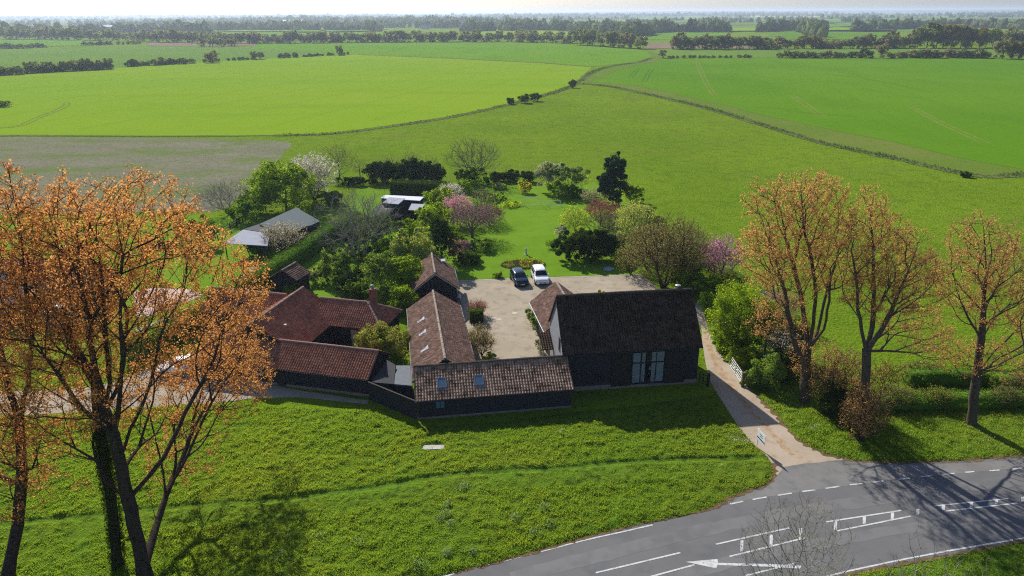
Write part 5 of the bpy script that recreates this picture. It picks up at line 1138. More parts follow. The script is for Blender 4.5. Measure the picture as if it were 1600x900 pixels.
D_('shrub', 'grey green bush with white flowers right of the conical bush', 'shrub', 530, 442, 52, 399, 'green', 62, lsize=.16, n=44, leaf2='greygreen')
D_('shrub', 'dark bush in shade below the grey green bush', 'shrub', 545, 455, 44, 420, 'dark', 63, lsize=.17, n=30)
D_('shrub', 'small pale bush against the right side of the small tiled shed', 'shrub', 490, 442, 26, 418, 'greygreen', 64, lsize=.15, n=18)
D_('shrub', 'clipped round green bush behind the great red roof', 'shrub', 457, 462, 26, 444, 'green', 65, lsize=.13, n=20, leaf2='yellowgreen')
D_('shrub', 'yellow green shrub between the house chimney and the long outbuilding', 'shrub', 634, 486, 38, 446, 'yellowgreen', 66, lsize=.14, n=36, leaf2='green')
D_('shrub', 'green shrub at the back right corner of the red roofed house', 'shrub', 618, 492, 28, 470, 'green', 67, lsize=.14, n=24, leaf2='yellowgreen')
D_('shrub', 'dark shrub with pale flowers behind the house chimney', 'shrub', 600, 478, 34, 450, 'green', 68, lsize=.14, n=24, leaf2='greygreen')
D_('round_tree', 'olive green round tree in the courtyard of the red roofed house', 'tree', 600, 562, 82, 508, 'olive', 69, lsize=.12, n=70, per=170, leaf2='yellowgreen', crad=.24, ratio=.7)
A_('bare_tree', 'silvery bare spreading tree in the middle of the left garden', 'tree', 561, 408, 128, 295, 'bark_pale', 'greygreen', 70, npts=700, nleaf=0, multi=5, cb=.06, twl=.9, rtip=.016, up=.7, bf=.5, rbase=.22)
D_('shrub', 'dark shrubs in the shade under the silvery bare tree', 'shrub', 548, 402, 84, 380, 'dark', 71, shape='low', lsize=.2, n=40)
D_('shrub', 'small bright bush behind the stable block', 'shrub', 500, 330, 28, 312, 'yellowgreen', 72, shape='low', lsize=.22, n=18)
D_('round_tree', 'large lit green tree behind the stable block', 'tree', 448, 330, 104, 252, 'green', 73, lsize=.26, n=90, per=160, leaf2='yellowgreen', crad=.24)
A_('blossom_tree', 'large white blossom tree behind and right of the lit green tree', 'tree', 492, 312, 74, 238, 'bark_brown', 'white', 74, npts=560, nleaf=3, lsize=.24, cb=.1, multi=3)
D_('shrub', 'dark green bush in front of the pale thicket left of the stables', 'shrub', 384, 346, 50, 313, 'green', 75, lsize=.24, n=36)
A_('thicket', 'pale brown bare thicket at the corner of the rough field', 'shrub', 360, 336, 84, 282, 'bark_pale', 'brown', 76, npts=460, nleaf=0, multi=6, cb=.05, twl=1.0, rtip=.014)
A_('bare_tree', 'thin yellowish bare tree at the field edge right of the white blossom tree', 'tree', 531, 280, 52, 224, 'bark_grey', 'olive', 77, npts=260, nleaf=1, lsize=.14, cb=.15, twl=.9)
A_('bare_tree', 'thin bare sapling at the field edge left of the dark evergreen row', 'tree', 563, 280, 26, 240, 'bark_grey', 'olive', 78, npts=90, nleaf=1, lsize=.14, cb=.1)
D_('shrub', 'dark low hedge row along the field edge below the thin trees', 'shrub', 545, 290, 62, 274, 'dark', 79, shape='low', lsize=.26, n=34, ratio=.3)
EV = 'dark evergreens in the row at the far edge of the garden'
for i, (px, wp, tp) in enumerate(((588, 32, 254), (606, 34, 252), (624, 32, 254), (644, 34, 248), (662, 34, 251), (682, 34, 256))):
    D_('evergreen', ('tallest and leftmost dark evergreen in the far row', 'second dark evergreen from the left in the far row', 'third dark evergreen from the left in the far row', 'dark evergreen above the middle of the clipped hedge', 'second dark evergreen from the right in the far row', 'rightmost dark evergreen in the far row beside the fan shaped tree')[i] if i else 'leftmost dark evergreen in the far row', 'tree', px, 284, wp, tp, 'dark', 80+i, lsize=.28, n=54, per=110, group=EV, ratio=1.1)
for i, (px, tp, lb) in enumerate(((612, 244, 'thin bare stems rising above the left of the dark evergreen row'), (646, 234, 'tallest thin bare stems rising above the middle of the dark evergreen row'), (672, 244, 'thin bare stems rising above the right of the dark evergreen row'))):
    A_('bare_tree', lb, 'tree', px, 278, 30, tp, 'bark_grey', 'olive', 90+i, npts=110, nleaf=1, lsize=.14, cb=.3, multi=3, up=2.)
hedge('clipped_hedge', 'tall dark clipped hedge block behind the white roofed sheds', [at(613, 305)[:2], at(682, 307)[:2]], 3.0, aty(640, 281, at(640, 303)[1])[2], 'dark', 3, .22, 40, ragged=.1)
hl = [at(x, y, 2.1)[:2] for x, y in ((556, 330), (536, 342), (500, 362), (470, 382), (440, 402), (400, 424), (350, 452), (300, 482), (250, 510), (200, 536))]
hedge('long_hedge', 'long clipped green hedge running diagonally between the left gardens', hl, 2.2, 2.1, 'hedge', 5, .17, 55, ragged=.14)
A_('blossom_tree', 'cream blossom tree between the stables and the long hedge', 'tree', 448, 396, 68, 347, 'bark_brown', 'cream', 95, npts=360, nleaf=3, lsize=.15, cb=.12, multi=3, leaf2='white')
D_('shrub', 'dark round bush between the pale shelter and the cream blossom tree', 'shrub', 404, 398, 36, 372, 'dark', 96, lsize=.18, n=28)
D_('shrub', 'dark small tree on the neighbouring lawn left of the pale shelter', 'tree', 312, 385, 54, 340, 'green', 97, lsize=.22, n=30, leaf2='dark')
D_('shrub', 'low dark bush line along the back of the neighbouring lawn', 'shrub', 250, 388, 60, 374, 'dark', 98, shape='low', lsize=.22, n=26, ratio=.3)
D_('shrub', 'dark evergreen behind the slate roofed house', 'tree', 137, 408, 36, 376, 'dark', 99, lsize=.22, n=26)
# --- filling plants of the crowded borders
for i, (px, py, wp, tp, lf, l2, shp, lb) in enumerate((
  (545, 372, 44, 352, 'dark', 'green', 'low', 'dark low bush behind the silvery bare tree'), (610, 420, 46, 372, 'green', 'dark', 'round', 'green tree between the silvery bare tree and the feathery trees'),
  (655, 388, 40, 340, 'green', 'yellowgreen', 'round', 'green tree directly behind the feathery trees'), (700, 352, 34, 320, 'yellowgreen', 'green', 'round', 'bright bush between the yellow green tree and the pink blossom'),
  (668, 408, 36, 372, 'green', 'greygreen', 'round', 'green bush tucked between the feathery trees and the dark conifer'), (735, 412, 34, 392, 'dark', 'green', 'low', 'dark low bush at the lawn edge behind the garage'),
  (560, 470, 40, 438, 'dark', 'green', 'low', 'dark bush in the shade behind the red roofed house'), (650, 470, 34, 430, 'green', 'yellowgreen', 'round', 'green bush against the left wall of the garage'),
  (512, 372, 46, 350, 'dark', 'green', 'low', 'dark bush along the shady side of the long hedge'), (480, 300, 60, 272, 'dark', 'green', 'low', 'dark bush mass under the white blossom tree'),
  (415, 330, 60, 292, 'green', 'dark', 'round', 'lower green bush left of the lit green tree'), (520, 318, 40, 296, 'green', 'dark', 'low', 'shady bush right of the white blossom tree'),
  (725, 300, 40, 280, 'green', 'yellowgreen', 'low', 'green bush behind the white blossom tree by the lawn'), (765, 330, 50, 318, 'green', 'yellowgreen', 'low', 'low green bush at the upper left corner of the lawn'),
  (1010, 400, 60, 350, 'olive', 'greygreen', 'round', 'olive tree behind the wide brown tree'), (960, 392, 60, 362, 'brown', 'greygreen', 'low', 'brownish bush behind the dark rhododendron'),
  (905, 378, 44, 356, 'lime', 'yellowgreen', 'low', 'lime green bush below the left willow'), (1075, 440, 60, 392, 'green', 'dark', 'round', 'green tree between the wide brown tree and the mauve blossom'),
  (1100, 470, 50, 430, 'green', 'yellowgreen', 'low', 'bright bank of bushes between the barn end and the yellow green bush'), (1140, 455, 60, 430, 'yellowgreen', 'olive', 'low', 'yellowish bush at the foot of the mauve blossom tree'),
  (1000, 345, 40, 318, 'greygreen', 'paleWillow', 'round', 'pale green bush behind the tall pale weeping willow'), (690, 300, 36, 284, 'green', 'dark', 'low', 'green bush between the clipped hedge and the fan shaped tree'),
  (1240, 560, 50, 505, 'green', 'ivy', 'round', 'ivy green bush behind the stems of the nearest tan tree'), (1175, 600, 36, 575, 'green', 'greygreen', 'low', 'low leafy bush behind the gatepost foot'))):
    D_('shrub', lb, 'shrub', px, py, wp, tp, lf, 400+i, shape=shp, lsize=.17 if py > 340 else .22, n=44, per=110, leaf2=l2)
D_('shrub', 'leafy skirt of low bushes between the large yellow green bush and the drive', 'shrub', 1142, 552, 62, 512, 'green', 440, shape='low', lsize=.14, n=60, per=130, leaf2='yellowgreen')
for i, (px, py, wp, tp, bk, lf, lb) in enumerate(((1065, 432, 70, 362, 'bark_grey', 'olive', 'thin olive tree just right of the wide brown tree'), (1010, 420, 60, 372, 'bark_brown', 'olive', 'budding tree touching the left side of the wide brown tree'), (765, 352, 50, 322, 'bark_purple', 'brown', 'brown twiggy tree behind the purple brown tree'),
  (1110, 420, 50, 382, 'bark_grey', 'brown', 'grey twiggy tree behind the mauve blossom tree'), (980, 352, 40, 322, 'bark_grey', 'paleWillow', 'wispy pale tree between the two pale weeping trees'))):
    A_('bare_tree', lb, 'tree', px, py, wp, tp, bk, lf, 450+i, npts=300, nleaf=2, lsize=.12, cb=.08, multi=3, twl=.6)
# --- yard plants
hedge('yard_hedge', 'short clipped hedge at the end of the long outbuilding in the yard', [at(734, 502)[:2], at(757, 501)[:2]], 1.3, 1.35, 'ivy', 9, .11, 110, ragged=.06)
A_('red_shrub', 'red leaved shrub growing above the short clipped hedge in the yard', 'shrub', 744, 492, 32, 474, 'bark_purple', 'redbrown', 101, npts=110, nleaf=4, lsize=.10, cb=.3)
A_('shrub', 'tall rusty green shrub against the long outbuilding in the yard', 'shrub', 753, 556, 38, 510, 'bark_brown', 'olive', 102, npts=240, nleaf=4, lsize=.10, cb=.05, leaf2='redbrown', multi=4)
D_('shrub', 'small bright plant behind the low barn ridge in the yard', 'shrub', 764, 562, 24, 550, 'yellowgreen', 103, shape='low', lsize=.1, n=16)
D_('shrub', 'leafy climber bush along the eave of the rear wing', 'shrub', 838, 518, 18, 490, 'green', 104, lsize=.12, n=22, leaf2='greygreen')
D_('shrub', 'grey green bush under the eave of the rear wing', 'shrub', 832, 506, 18, 486, 'greygreen', 105, lsize=.12, n=16, leaf2='cream')
D_('shrub', 'low green plants beside the porch posts', 'shrub', 843, 548, 16, 528, 'green', 106, lsize=.1, n=14, leaf2='white')
D_('shrub', 'small green plant by the pergola behind the barn ridge', 'shrub', 938, 470, 14, 452, 'yellowgreen', 107, lsize=.12, n=10)
# --- hedges at the right
hedge('field_hedge', 'untrimmed green hedge row along the meadow behind the tan trees', [at(x, y)[:2] for x, y in ((1415, 602), (1450, 598), (1500, 600), (1540, 600))], 1.6, 1.3, 'hedge', 12, .13, 80, ragged=.6)
hedge('roadside_hedge', 'long brownish trimmed hedge in front of the green one beside the road', [at(x, y)[:2] for x, y in ((1290, 640), (1360, 637), (1420, 636), (1500, 634), (1600, 630), (1720, 624))], 1.8, 1.0, 'hedge', 13, .12, 90, ragged=.55)
for i, (px, py, wp, tp, lf, lb) in enumerate(((1400, 640, 60, 600, 'brown', 'tangle of brown stems in the roadside hedge right of the middle tan tree'), (1460, 636, 60, 606, 'olive', 'olive tangle in the roadside hedge between the middle and right tan trees'), (1560, 634, 60, 606, 'brown', 'brown tangle in the roadside hedge just right of the rightmost trunk'), (1380, 610, 70, 565, 'tan', 'rusty scrub on the meadow side of the middle tan tree'), (1440, 590, 60, 566, 'brown', 'low brown scrub behind the untrimmed green hedge row'), (1590, 620, 60, 585, 'brown', 'brown scrub between the two hedges at the right edge'))):
    A_('scrub', lb, 'shrub', px, py, wp, tp, 'bark_brown', lf, 130+i, npts=200, nleaf=3, lsize=.09, cb=.02, multi=5, leaf2='green', leaf2_frac=.45, ratio=.5, twl=.35)
hedge('low_hedge', 'green tops of the scrub row running right behind the rightmost tan tree', [at(x, y)[:2] for x, y in ((1540, 606), (1600, 604), (1720, 600))], 1.5, 1.2, 'hedge', 14, .13, 80, ragged=.3)
A_('scrub', 'rusty brown scrub around the foot of the middle tan tree', 'shrub', 1345, 690, 70, 600, 'bark_brown', 'tan', 110, npts=420, nleaf=3, lsize=.09, cb=.02, multi=5, leaf2='brown', ratio=.7, twl=.4)
A_('scrub', 'brown leaved scrub right of the nearest tan tree', 'shrub', 1300, 640, 84, 545, 'bark_brown', 'tan', 111, npts=420, nleaf=3, lsize=.09, cb=.02, multi=5, leaf2='brown', ratio=.6, twl=.45)
D_('scrub', 'dark undergrowth between the two left tan trees', 'shrub', 1318, 650, 80, 590, 'dark', 112, shape='low', lsize=.15, n=50, ratio=.5)
# --- bushes on the ditch
for i, (px, py, wp, tp, lb) in enumerate(((798, 163, 13, 152, 'smallest of the three dark bushes on the ditch'), (819, 161, 18, 146, 'middle of the three dark bushes on the ditch'), (836, 158, 19, 144, 'rightmost of the three dark bushes on the ditch'), (894, 137, 11, 124, 'lone dark bush where the two ditches meet'), (1509, 277, 14, 269, 'small dark bush on the ditch far to the right'), (4, 167, 34, 157, 'dark bush at the left edge in the bright field'))):
    D_('bush', lb, 'shrub', px, py, wp, tp, 'dark', 120+i, lsize=.55, n=18, per=80, leaf2='green')

# ================================================================== BIG TREES
def ellp(px, py, wx, wy, y, dy):
    c = aty(px, py, y); m = mpp(y, c[2]); return (c[0], c[1], c[2], wx*m, dy, wy*m*1.02)
def S_(y, *pts): return [tuple(aty(p[0], p[1], y+(p[2] if len(p) > 2 else 0))) for p in pts]
# left: nearest orange tree
b1 = (at(228, 915)[0]-.1, 33.2)
yb = 33.2
st = [(0, S_(yb, (217, 850), (200, 780), (186, 715), (178, 680)))]                                    # trunk nodes 1..4
st += [(4, S_(yb, (165, 640, .5), (148, 580, 1), (138, 510, 1.5), (125, 440, 2), (100, 370, 2.5)))]      # 5..9
st += [(4, S_(yb, (186, 630, -.5), (192, 560, -1), (188, 480, -1), (192, 400, -1), (180, 330, -.5)))]   # 10..14
st += [(3, S_(yb, (212, 655, -1), (235, 600, -2), (255, 540, -2.5), (285, 450, -2.5), (300, 380, -2)))]
st += [(2, S_(yb, (232, 745, .6), (256, 715, 1.5), (268, 690, 2.5), (300, 625, 5), (335, 560, 7), (350, 500, 8)))]
st += [(22, S_(yb, (300, 668, 4.5), (345, 625, 7.5), (400, 600, 10)))]
st += [(2, S_(yb, (165, 752, 1.), (118, 760, 1.5), (90, 745, 2)))]
st += [(4, S_(yb, (130, 640, -1), (90, 585, -2), (55, 530, -2.5)))]
el = [ellp(120, 420, 95, 130, yb+3.5, 6), ellp(215, 400, 90, 125, yb+2, 6.5), ellp(305, 460, 85, 95, yb+5, 6), ellp(360, 520, 55, 75, yb+9, 5), ellp(60, 520, 90, 90, yb-1, 4.5), ellp(180, 560, 120, 80, yb+2, 7),
      ellp(325, 590, 75, 50, yb+11, 6), ellp(382, 590, 42, 55, yb+14, 5), ellp(350, 545, 50, 50, yb+14, 5), ellp(295, 695, 62, 45, yb+9, 5), ellp(240, 620, 70, 60, yb+7, 6), ellp(110, 640, 70, 60, yb+3, 6), ellp(375, 455, 45, 45, yb+7, 4), ellp(230, 330, 70, 60, yb-.5, 2.5), ellp(80, 330, 50, 60, yb+1, 2.5), ellp(280, 370, 60, 50, yb, 2.5)]
build_tree('poplar', 'huge orange leaved tree with the thickest dark trunk at the lower left', 'tree', b1, st, el, 3600, 'bark_brown', 'orange', 9, .12, .44, .011, .42, .5, 201, 3, .42, 'orange leaved roadside trees', .11, leaf2='tan', leaf2_frac=.12)
# second, ivy clad trunk just behind
yb = 35.4; b2 = (aty(190, 905, 34.6)[0], 34.6)
st = [(0, S_(yb, (176, 800), (163, 720), (155, 660))), (3, S_(yb, (150, 600, .5), (110, 530, 1), (95, 450, 1))), (3, S_(yb, (172, 600), (165, 520), (160, 440), (150, 350)))]
el = [ellp(60, 400, 90, 110, yb+1, 3.5), ellp(150, 380, 80, 100, yb+1.5, 3.5), ellp(0, 480, 70, 90, yb+1, 3), ellp(120, 500, 80, 70, yb+2, 3)]
t2 = build_tree('poplar', 'orange leaved tree with an ivy clad trunk just behind the thickest trunk', 'tree', b2, st, el, 1000, 'bark_brown', 'orange', 8, .12, .30, .011, .42, .5, 202, 3, .42, 'orange leaved roadside trees', .11)
rng = np.random.RandomState(5); A0 = np.array([b2[0], b2[1], 0]); seg = [A0]+[np.array(p) for p in st[0][1]]; ps = []
for a_, b_ in zip(seg[:-1], seg[1:]):
    t = rng.uniform(0, 1, 1500)[:, None]; ph = rng.uniform(0, 2*PI, 1500); ps.append(a_+(b_-a_)*t+np.c_[np.cos(ph), np.sin(ph), ph*0]*rng.uniform(.32, .52, 1500)[:, None])
ps = np.vstack(ps)-A0; V, F = leaves(ps, .12, rng, .9); mesh_obj('ivy', V, F, LF['ivy'], t2)
# far left tree
yb = 35.5; b3 = (aty(16, 920, 33.5)[0], 33.5)
st = [(0, S_(yb, (28, 820), (34, 740), (30, 660))), (3, S_(yb, (10, 590), (-10, 500), (-20, 400))), (3, S_(yb, (45, 600), (50, 520), (40, 430), (30, 340))), (2, S_(yb, (60, 725, -1), (100, 745, -1.5), (140, 760, -2)))]
el = [ellp(-30, 400, 90, 140, yb, 3.5), ellp(30, 380, 60, 120, yb, 3), ellp(0, 600, 80, 100, yb-1, 3), ellp(40, 700, 60, 60, yb-1.5, 2.5), ellp(30, 760, 50, 60, yb-1.5, 2), ellp(-60, 650, 90, 120, yb, 3), ellp(15, 300, 40, 45, yb, 2)]
build_tree('poplar', 'orange leaved tree standing at the extreme left edge', 'tree', b3, st, el, 1250, 'bark_brown', 'orange', 8, .12, .34, .011, .42, .5, 203, 3, .42, 'orange leaved roadside trees', .11, leaf2='redbrown', leaf2_frac=.12)
# right: nearest tan tree by the drive
GT = 'tan leaved trees beside the drive and road'
yb = float(at(1257, 628)[1]); bA = at(1257, 628)[:2]
st = [(0, S_(yb, (1257, 600), (1259, 572), (1262, 548)))]
st += [(2, S_(yb, (1243, 540, -.5), (1234, 500, -1), (1226, 455, -1), (1212, 405, -1.2), (1195, 360, -1)))]
st += [(3, S_(yb, (1257, 500), (1250, 455, .5), (1240, 415, .5), (1228, 375, .6), (1220, 330, .6)))]
st += [(3, S_(yb, (1271, 505, -.5), (1275, 455, -.8), (1268, 405, -1), (1255, 350, -1), (1252, 300, -1)))]
st += [(3, S_(yb, (1277, 520, .8), (1288, 470, 1), (1302, 420, 1.2), (1318, 370, 1.2), (1330, 330, 1.)))]
st += [(3, S_(yb, (1287, 515, -1), (1296, 470, -1.2), (1297, 420, -1.2)))]
el = [ellp(1225, 355, 62, 75, yb, 3.5), ellp(1285, 345, 50, 72, yb, 3.5), ellp(1190, 400, 42, 50, yb-1, 3), ellp(1240, 430, 62, 45, yb, 3.5), ellp(1310, 400, 40, 60, yb+.5, 3), ellp(1255, 300, 50, 32, yb-.5, 2.5), ellp(1215, 500, 50, 35, yb-1, 2.5), ellp(1270, 560, 40, 40, yb, 1.8), ellp(1190, 310, 30, 30, yb, 2)]
build_tree('poplar', 'tan leaved tree with many rising stems nearest the drive', 'tree', bA, st, el, 1900, 'bark', 'tan', 8, .115, .42, .011, .40, .9, 211, 3, .42, GT, .12, leaf2='orange', leaf2_frac=.15)
yb = float(at(1348, 672)[1]); bB = at(1348, 672)[:2]
st = [(0, S_(yb, (1351, 625), (1353, 585), (1354, 548)))]
st += [(3, S_(yb, (1346, 515), (1340, 470, -.5), (1337, 430, -.5), (1330, 390, -.5)))]
st += [(3, S_(yb, (1363, 510, .5), (1366, 450, .8), (1364, 390, .8), (1360, 330, .8)))]
st += [(3, S_(yb, (1378, 515, -.5), (1396, 478, -1), (1412, 440, -1), (1428, 400, -1)))]
st += [(3, S_(yb, (1385, 548, 1), (1430, 552, 2), (1475, 545, 3)))]
st += [(2, S_(yb, (1325, 560, 1), (1310, 548, 1.5)))]
el = [ellp(1355, 380, 45, 75, yb, 3), ellp(1400, 400, 50, 62, yb, 3), ellp(1440, 440, 45, 50, yb, 2.8), ellp(1370, 460, 60, 40, yb, 3), ellp(1430, 510, 55, 35, yb+1, 2.5), ellp(1360, 325, 26, 32, yb+.5, 2), ellp(1465, 545, 35, 25, yb+2, 2), ellp(1345, 620, 30, 45, yb, 1.5)]
tb = build_tree('poplar', 'tan leaved tree in the middle of the three, its foot lost in brown scrub', 'tree', bB, st, el, 1500, 'bark', 'tan', 7, .115, .36, .011, .40, .9, 212, 3, .42, GT, .12, leaf2='orange', leaf2_frac=.12)
yb = float(at(1518, 664)[1]); bC = at(1518, 664)[:2]
st = [(0, S_(yb, (1521, 625), (1527, 580), (1533, 530), (1536, 490)))]
st += [(3, S_(yb, (1512, 495, -.5), (1495, 455, -1), (1485, 410, -1)))]
st += [(4, S_(yb, (1539, 445), (1540, 400), (1536, 350)))]
st += [(3, S_(yb, (1560, 530, .8), (1590, 500, 1.2), (1620, 470, 1.2)))]
st += [(4, S_(yb, (1556, 450, 1), (1575, 400, 1)))]
st += [(2, S_(yb, (1560, 570, -1), (1600, 550, -1.5)))]
el = [ellp(1535, 390, 50, 58, yb, 3), ellp(1580, 430, 45, 55, yb, 3), ellp(1500, 440, 40, 45, yb, 2.5), ellp(1545, 480, 60, 35, yb, 2.6), ellp(1625, 480, 45, 60, yb, 2.5), ellp(1520, 560, 55, 35, yb, 2), ellp(1590, 560, 45, 40, yb, 2)]
build_tree('poplar', 'rightmost tan leaved tree standing clear on the grass', 'tree', bC, st, el, 1300, 'bark', 'tan', 7, .115, .36, .011, .40, .9, 213, 3, .42, GT, .12, leaf2='orange', leaf2_frac=.12)
# a fourth of the row just outside the right edge throws the rest of the shadow on the road
yb = 48.5; xb = aty(1690, 640, yb)[0]
el = [(xb, yb, 13, 4.5, 3.5, 5), (xb+2, yb, 9, 4, 3, 4), (xb-2.0, yb, 10.5, 2.6, 2.5, 4)]
build_tree('poplar', 'tan leaved tree whose branch tips reach in from the right edge', 'tree', (xb, yb), [(0, [(xb, yb, 3), (xb, yb, 6)]), (2, [(xb-1.5, yb, 10), (xb-2, yb, 14)]), (2, [(xb+1.5, yb, 10), (xb+2, yb, 14)])], el, 1500, 'bark', 'tan', 8, .115, .34, .011, .40, .9, 214, 3, .42, GT, .12)
# bare foreground bushes on the near verge
yb = 29.5
for i, (px, top, wx, lb, npt) in enumerate(((1245, 776, 190, 'tall bare grey bush rising in front of the road arrow', 1500), (1445, 805, 90, 'thin bare sapling in front of the road near the bottom right', 150), (1395, 850, 60, 'small wispy bare sapling left of the thin one', 60), (1520, 850, 80, 'low bare twiggy sapling at the bottom right corner', 90))):
    x_ = aty(px, 870, yb)[0]; h = aty(px, top, yb)[2]; m = mpp(yb, h/2)
    build_tree('bare_bush', lb, 'shrub', (x_, yb), [(0, [(x_+q*.12, yb, .5), (x_+q*.5, yb, h*.45)]) for q in (-1.2, -.3, .6, 1.4)[:(4 if i == 0 else 2)]], [(x_, yb, h*.55, wx*m/2, wx*m/2*.7, h*.44)], npt, 'bark_pale', 'olive', 1 if i == 0 else 0, .05, .05, .008, .5, 1.3, 300+i, 2, .28, None, .05)

# ================================================================== VERGE PLANTS
rng = np.random.RandomState(8); ps = []; wf = []
for px, py, r, n in ((700, 790, .35, 110), (695, 806, .5, 160), (688, 814, .35, 90), (705, 822, .4, 130), (698, 868, .4, 120), (740, 866, .35, 110), (655, 887, .6, 150), (850, 795, .45, 120), (805, 812, .5, 150), (860, 822, .45, 110), (835, 835, .5, 130), (724, 763, .45, 200), (560, 850, .4, 70), (500, 842, .4, 70), (440, 872, .5, 90)):
    q = at(px, py); k = rng.normal(size=(n, 2))*r*.55; z = verge_h(q[0]+k[:, 0], q[1]+k[:, 1]); ps.append(np.c_[q[0]+k[:, 0], q[1]+k[:, 1], z+rng.uniform(.1, .45, n)*np.exp(-(k**2).sum(1)/r**2)])
V, F = leaves(np.vstack(ps), .11, rng, .7, up=.8); o = mesh_obj('weeds', V, F, LF['weed']); o['kind'] = 'stuff'; tag(o, 'clumps of pale broad leaved weeds in the rough grass of the verge', 'weeds')
for px, py, r, n in ((1148, 690, .7, 40), (1165, 694, .5, 40), (1160, 680, .7, 20), (875, 678, .4, 16), (1272, 673, .5, 24), (1090, 742, 1.5, 8), (1545, 690, .9, 20)):
    q = at(px, py); k = rng.normal(size=(n, 2))*r*.5; wf.append(np.c_[q[0]+k[:, 0], q[1]+k[:, 1], verge_h(q[0]+k[:, 0], q[1]+k[:, 1])+rng.uniform(.15, .3, n)])
V, F = leaves(np.vstack(wf), .10, rng, .9, up=1.5); o = mesh_obj('wild_flowers', V, F, LF['white']); o['kind'] = 'stuff'; tag(o, 'sprinkle of small white wild flowers near the mouth of the drive', 'flowers')
ps = []
for px, py in ((912, 821), (943, 818), (1180, 760), (909, 818), (914, 818)):
    q = at(px, py); k = rng.normal(size=(10, 2))*.12; ps.append(np.c_[q[0]+k[:, 0], q[1]+k[:, 1], rng.uniform(.25, .4, 10)])
V, F = leaves(np.vstack(ps), .07, rng, .9); o = mesh_obj('yellow_flowers', V, F, LF['yellow']); o['kind'] = 'stuff'; tag(o, 'few small yellow flowers at the road side edge of the verge', 'flowers')
# rough vegetation along the ditches
rng = np.random.RandomState(18); ps = []
for ln, wd in ((DITCH, 2.6), (DL2, 2.8)):
    L_ = resample(pix(ln), .5); n = len(L_)*11; i = rng.randint(0, len(L_), n); k = rng.normal(size=(n, 2))*wd*.34; d = fbm(L_[i, 0]*.12, L_[i, 1]*.12, 3, 3)
    kk = rng.rand(n) < np.clip(d*2.2-.5, .08, 1); q = L_[i]+k; ps.append(np.c_[q, rng.uniform(.05, .5, n)*(.3+d)][kk])
P_ = np.vstack(ps); V, F = leaves(P_, .5, rng, .7, up=.3); mi = (rng.rand(len(F)) < .35).astype(int)
o = mesh_obj('ditch_scrub', V, F, [LF['hedge'], leafmat('dead_stems', (.20, .19, .11), (.28, .26, .16), None, .2)], None, mi); o['kind'] = 'stuff'; tag(o, 'rough weeds and dead stems growing along the field ditches', 'weeds')

# ================================================================== FAR TREES (copies of a few kinds)
def far_proto(seed, kind, leaf, bark='bark'):
    nm = {'tree': 'hedgerow_tree', 'bush': 'hedgerow_bush', 'conifer': 'dark_conifer'}[kind]
    rng = np.random.RandomState(seed)
    if kind == 'tree': ells = [(0, 0, .3, .4, .4, .28), (0, 0, .58, .42, .42, .36), (.15, .05, .7, .28, .3, .26), (-.2, 0, .52, .28, .3, .26), (0, -.15, .42, .3, .3, .22)]; n, per, ls = 46, 46, .062
    elif kind == 'bush': ells = [(0, 0, .4, .55, .5, .5), (.35, 0, .32, .4, .4, .38), (-.35, 0, .3, .42, .4, .36)]; n, per, ls = 26, 40, .10
    else: ells = [(0, 0, .1+.12*i, .25*(1-i*.13), .25*(1-i*.13), .14) for i in range(7)]; n, per, ls = 44, 44, .065
    V, F = leafy_mesh(ells, n, per, ls, seed, .34, floor=.0)
    r = thing(nm, '-', 'tree'); mesh_obj('crown', V, F, LF[leaf], r)
    if kind != 'bush':
        A0 = [(0, 0, 0), (0, 0, .3), (0, 0, .3), (0, 0, .3), (0, 0, .45)]; B0 = [(0, 0, .35), (.15, .1, .6), (-.18, .05, .6), (.05, -.15, .62), (0, 0, .85)]
        V, F = limbs(np.array(A0), np.array(B0), np.array([.022, .014, .014, .014, .012]), np.array([.016, .004, .004, .004, .003]), 5); mesh_obj('trunk', V, F, M[bark], r)
    return r
PR = {'g1': far_proto(1, 'tree', 'fargrey'), 'g2': far_proto(2, 'tree', 'fargrey'), 'e1': far_proto(3, 'tree', 'fargreen'), 'e2': far_proto(4, 'tree', 'fargreen'), 'y': far_proto(5, 'tree', 'faryellow'), 'b': far_proto(6, 'tree', 'farbrown', 'bark_brown'),
      'bu': far_proto(7, 'bush', 'dark'), 'bg': far_proto(8, 'bush', 'fargreen'), 'bb': far_proto(9, 'bush', 'farbrown'), 'c': far_proto(10, 'conifer', 'darkblue')}
used = set()
def put(k, x, y, h, wd, label, group, rz):
    src = PR[k]
    if k not in used: used.add(k); r = src
    else:
        r = src.copy(); C.objects.link(r)
        for ch in list(src.children):
            c = ch.copy(); C.objects.link(c); c.parent = r
    r.location = (x, y, 0); r.rotation_euler = (0, 0, rz); r.scale = (wd, wd, h); r['label'] = label; r['group'] = group; r['category'] = 'bush' if k[0] == 'b' and len(k) > 1 else ('conifer' if k == 'c' else 'tree')
rf = random.Random(12)
ORD = ['first', 'second', 'third', 'fourth', 'fifth', 'sixth', 'seventh', 'eighth', 'ninth', 'tenth', 'eleventh', 'twelfth', 'thirteenth', 'fourteenth', 'fifteenth', 'sixteenth', 'seventeenth', 'eighteenth', 'nineteenth', 'twentieth']
ORD += ['twenty-'+q for q in ORD[:9]]+['thirtieth']+['thirty-'+q for q in ORD[:9]]+['fortieth']+['forty-'+q for q in ORD[:9]]+['fiftieth']+['fifty-'+q for q in ORD[:9]]
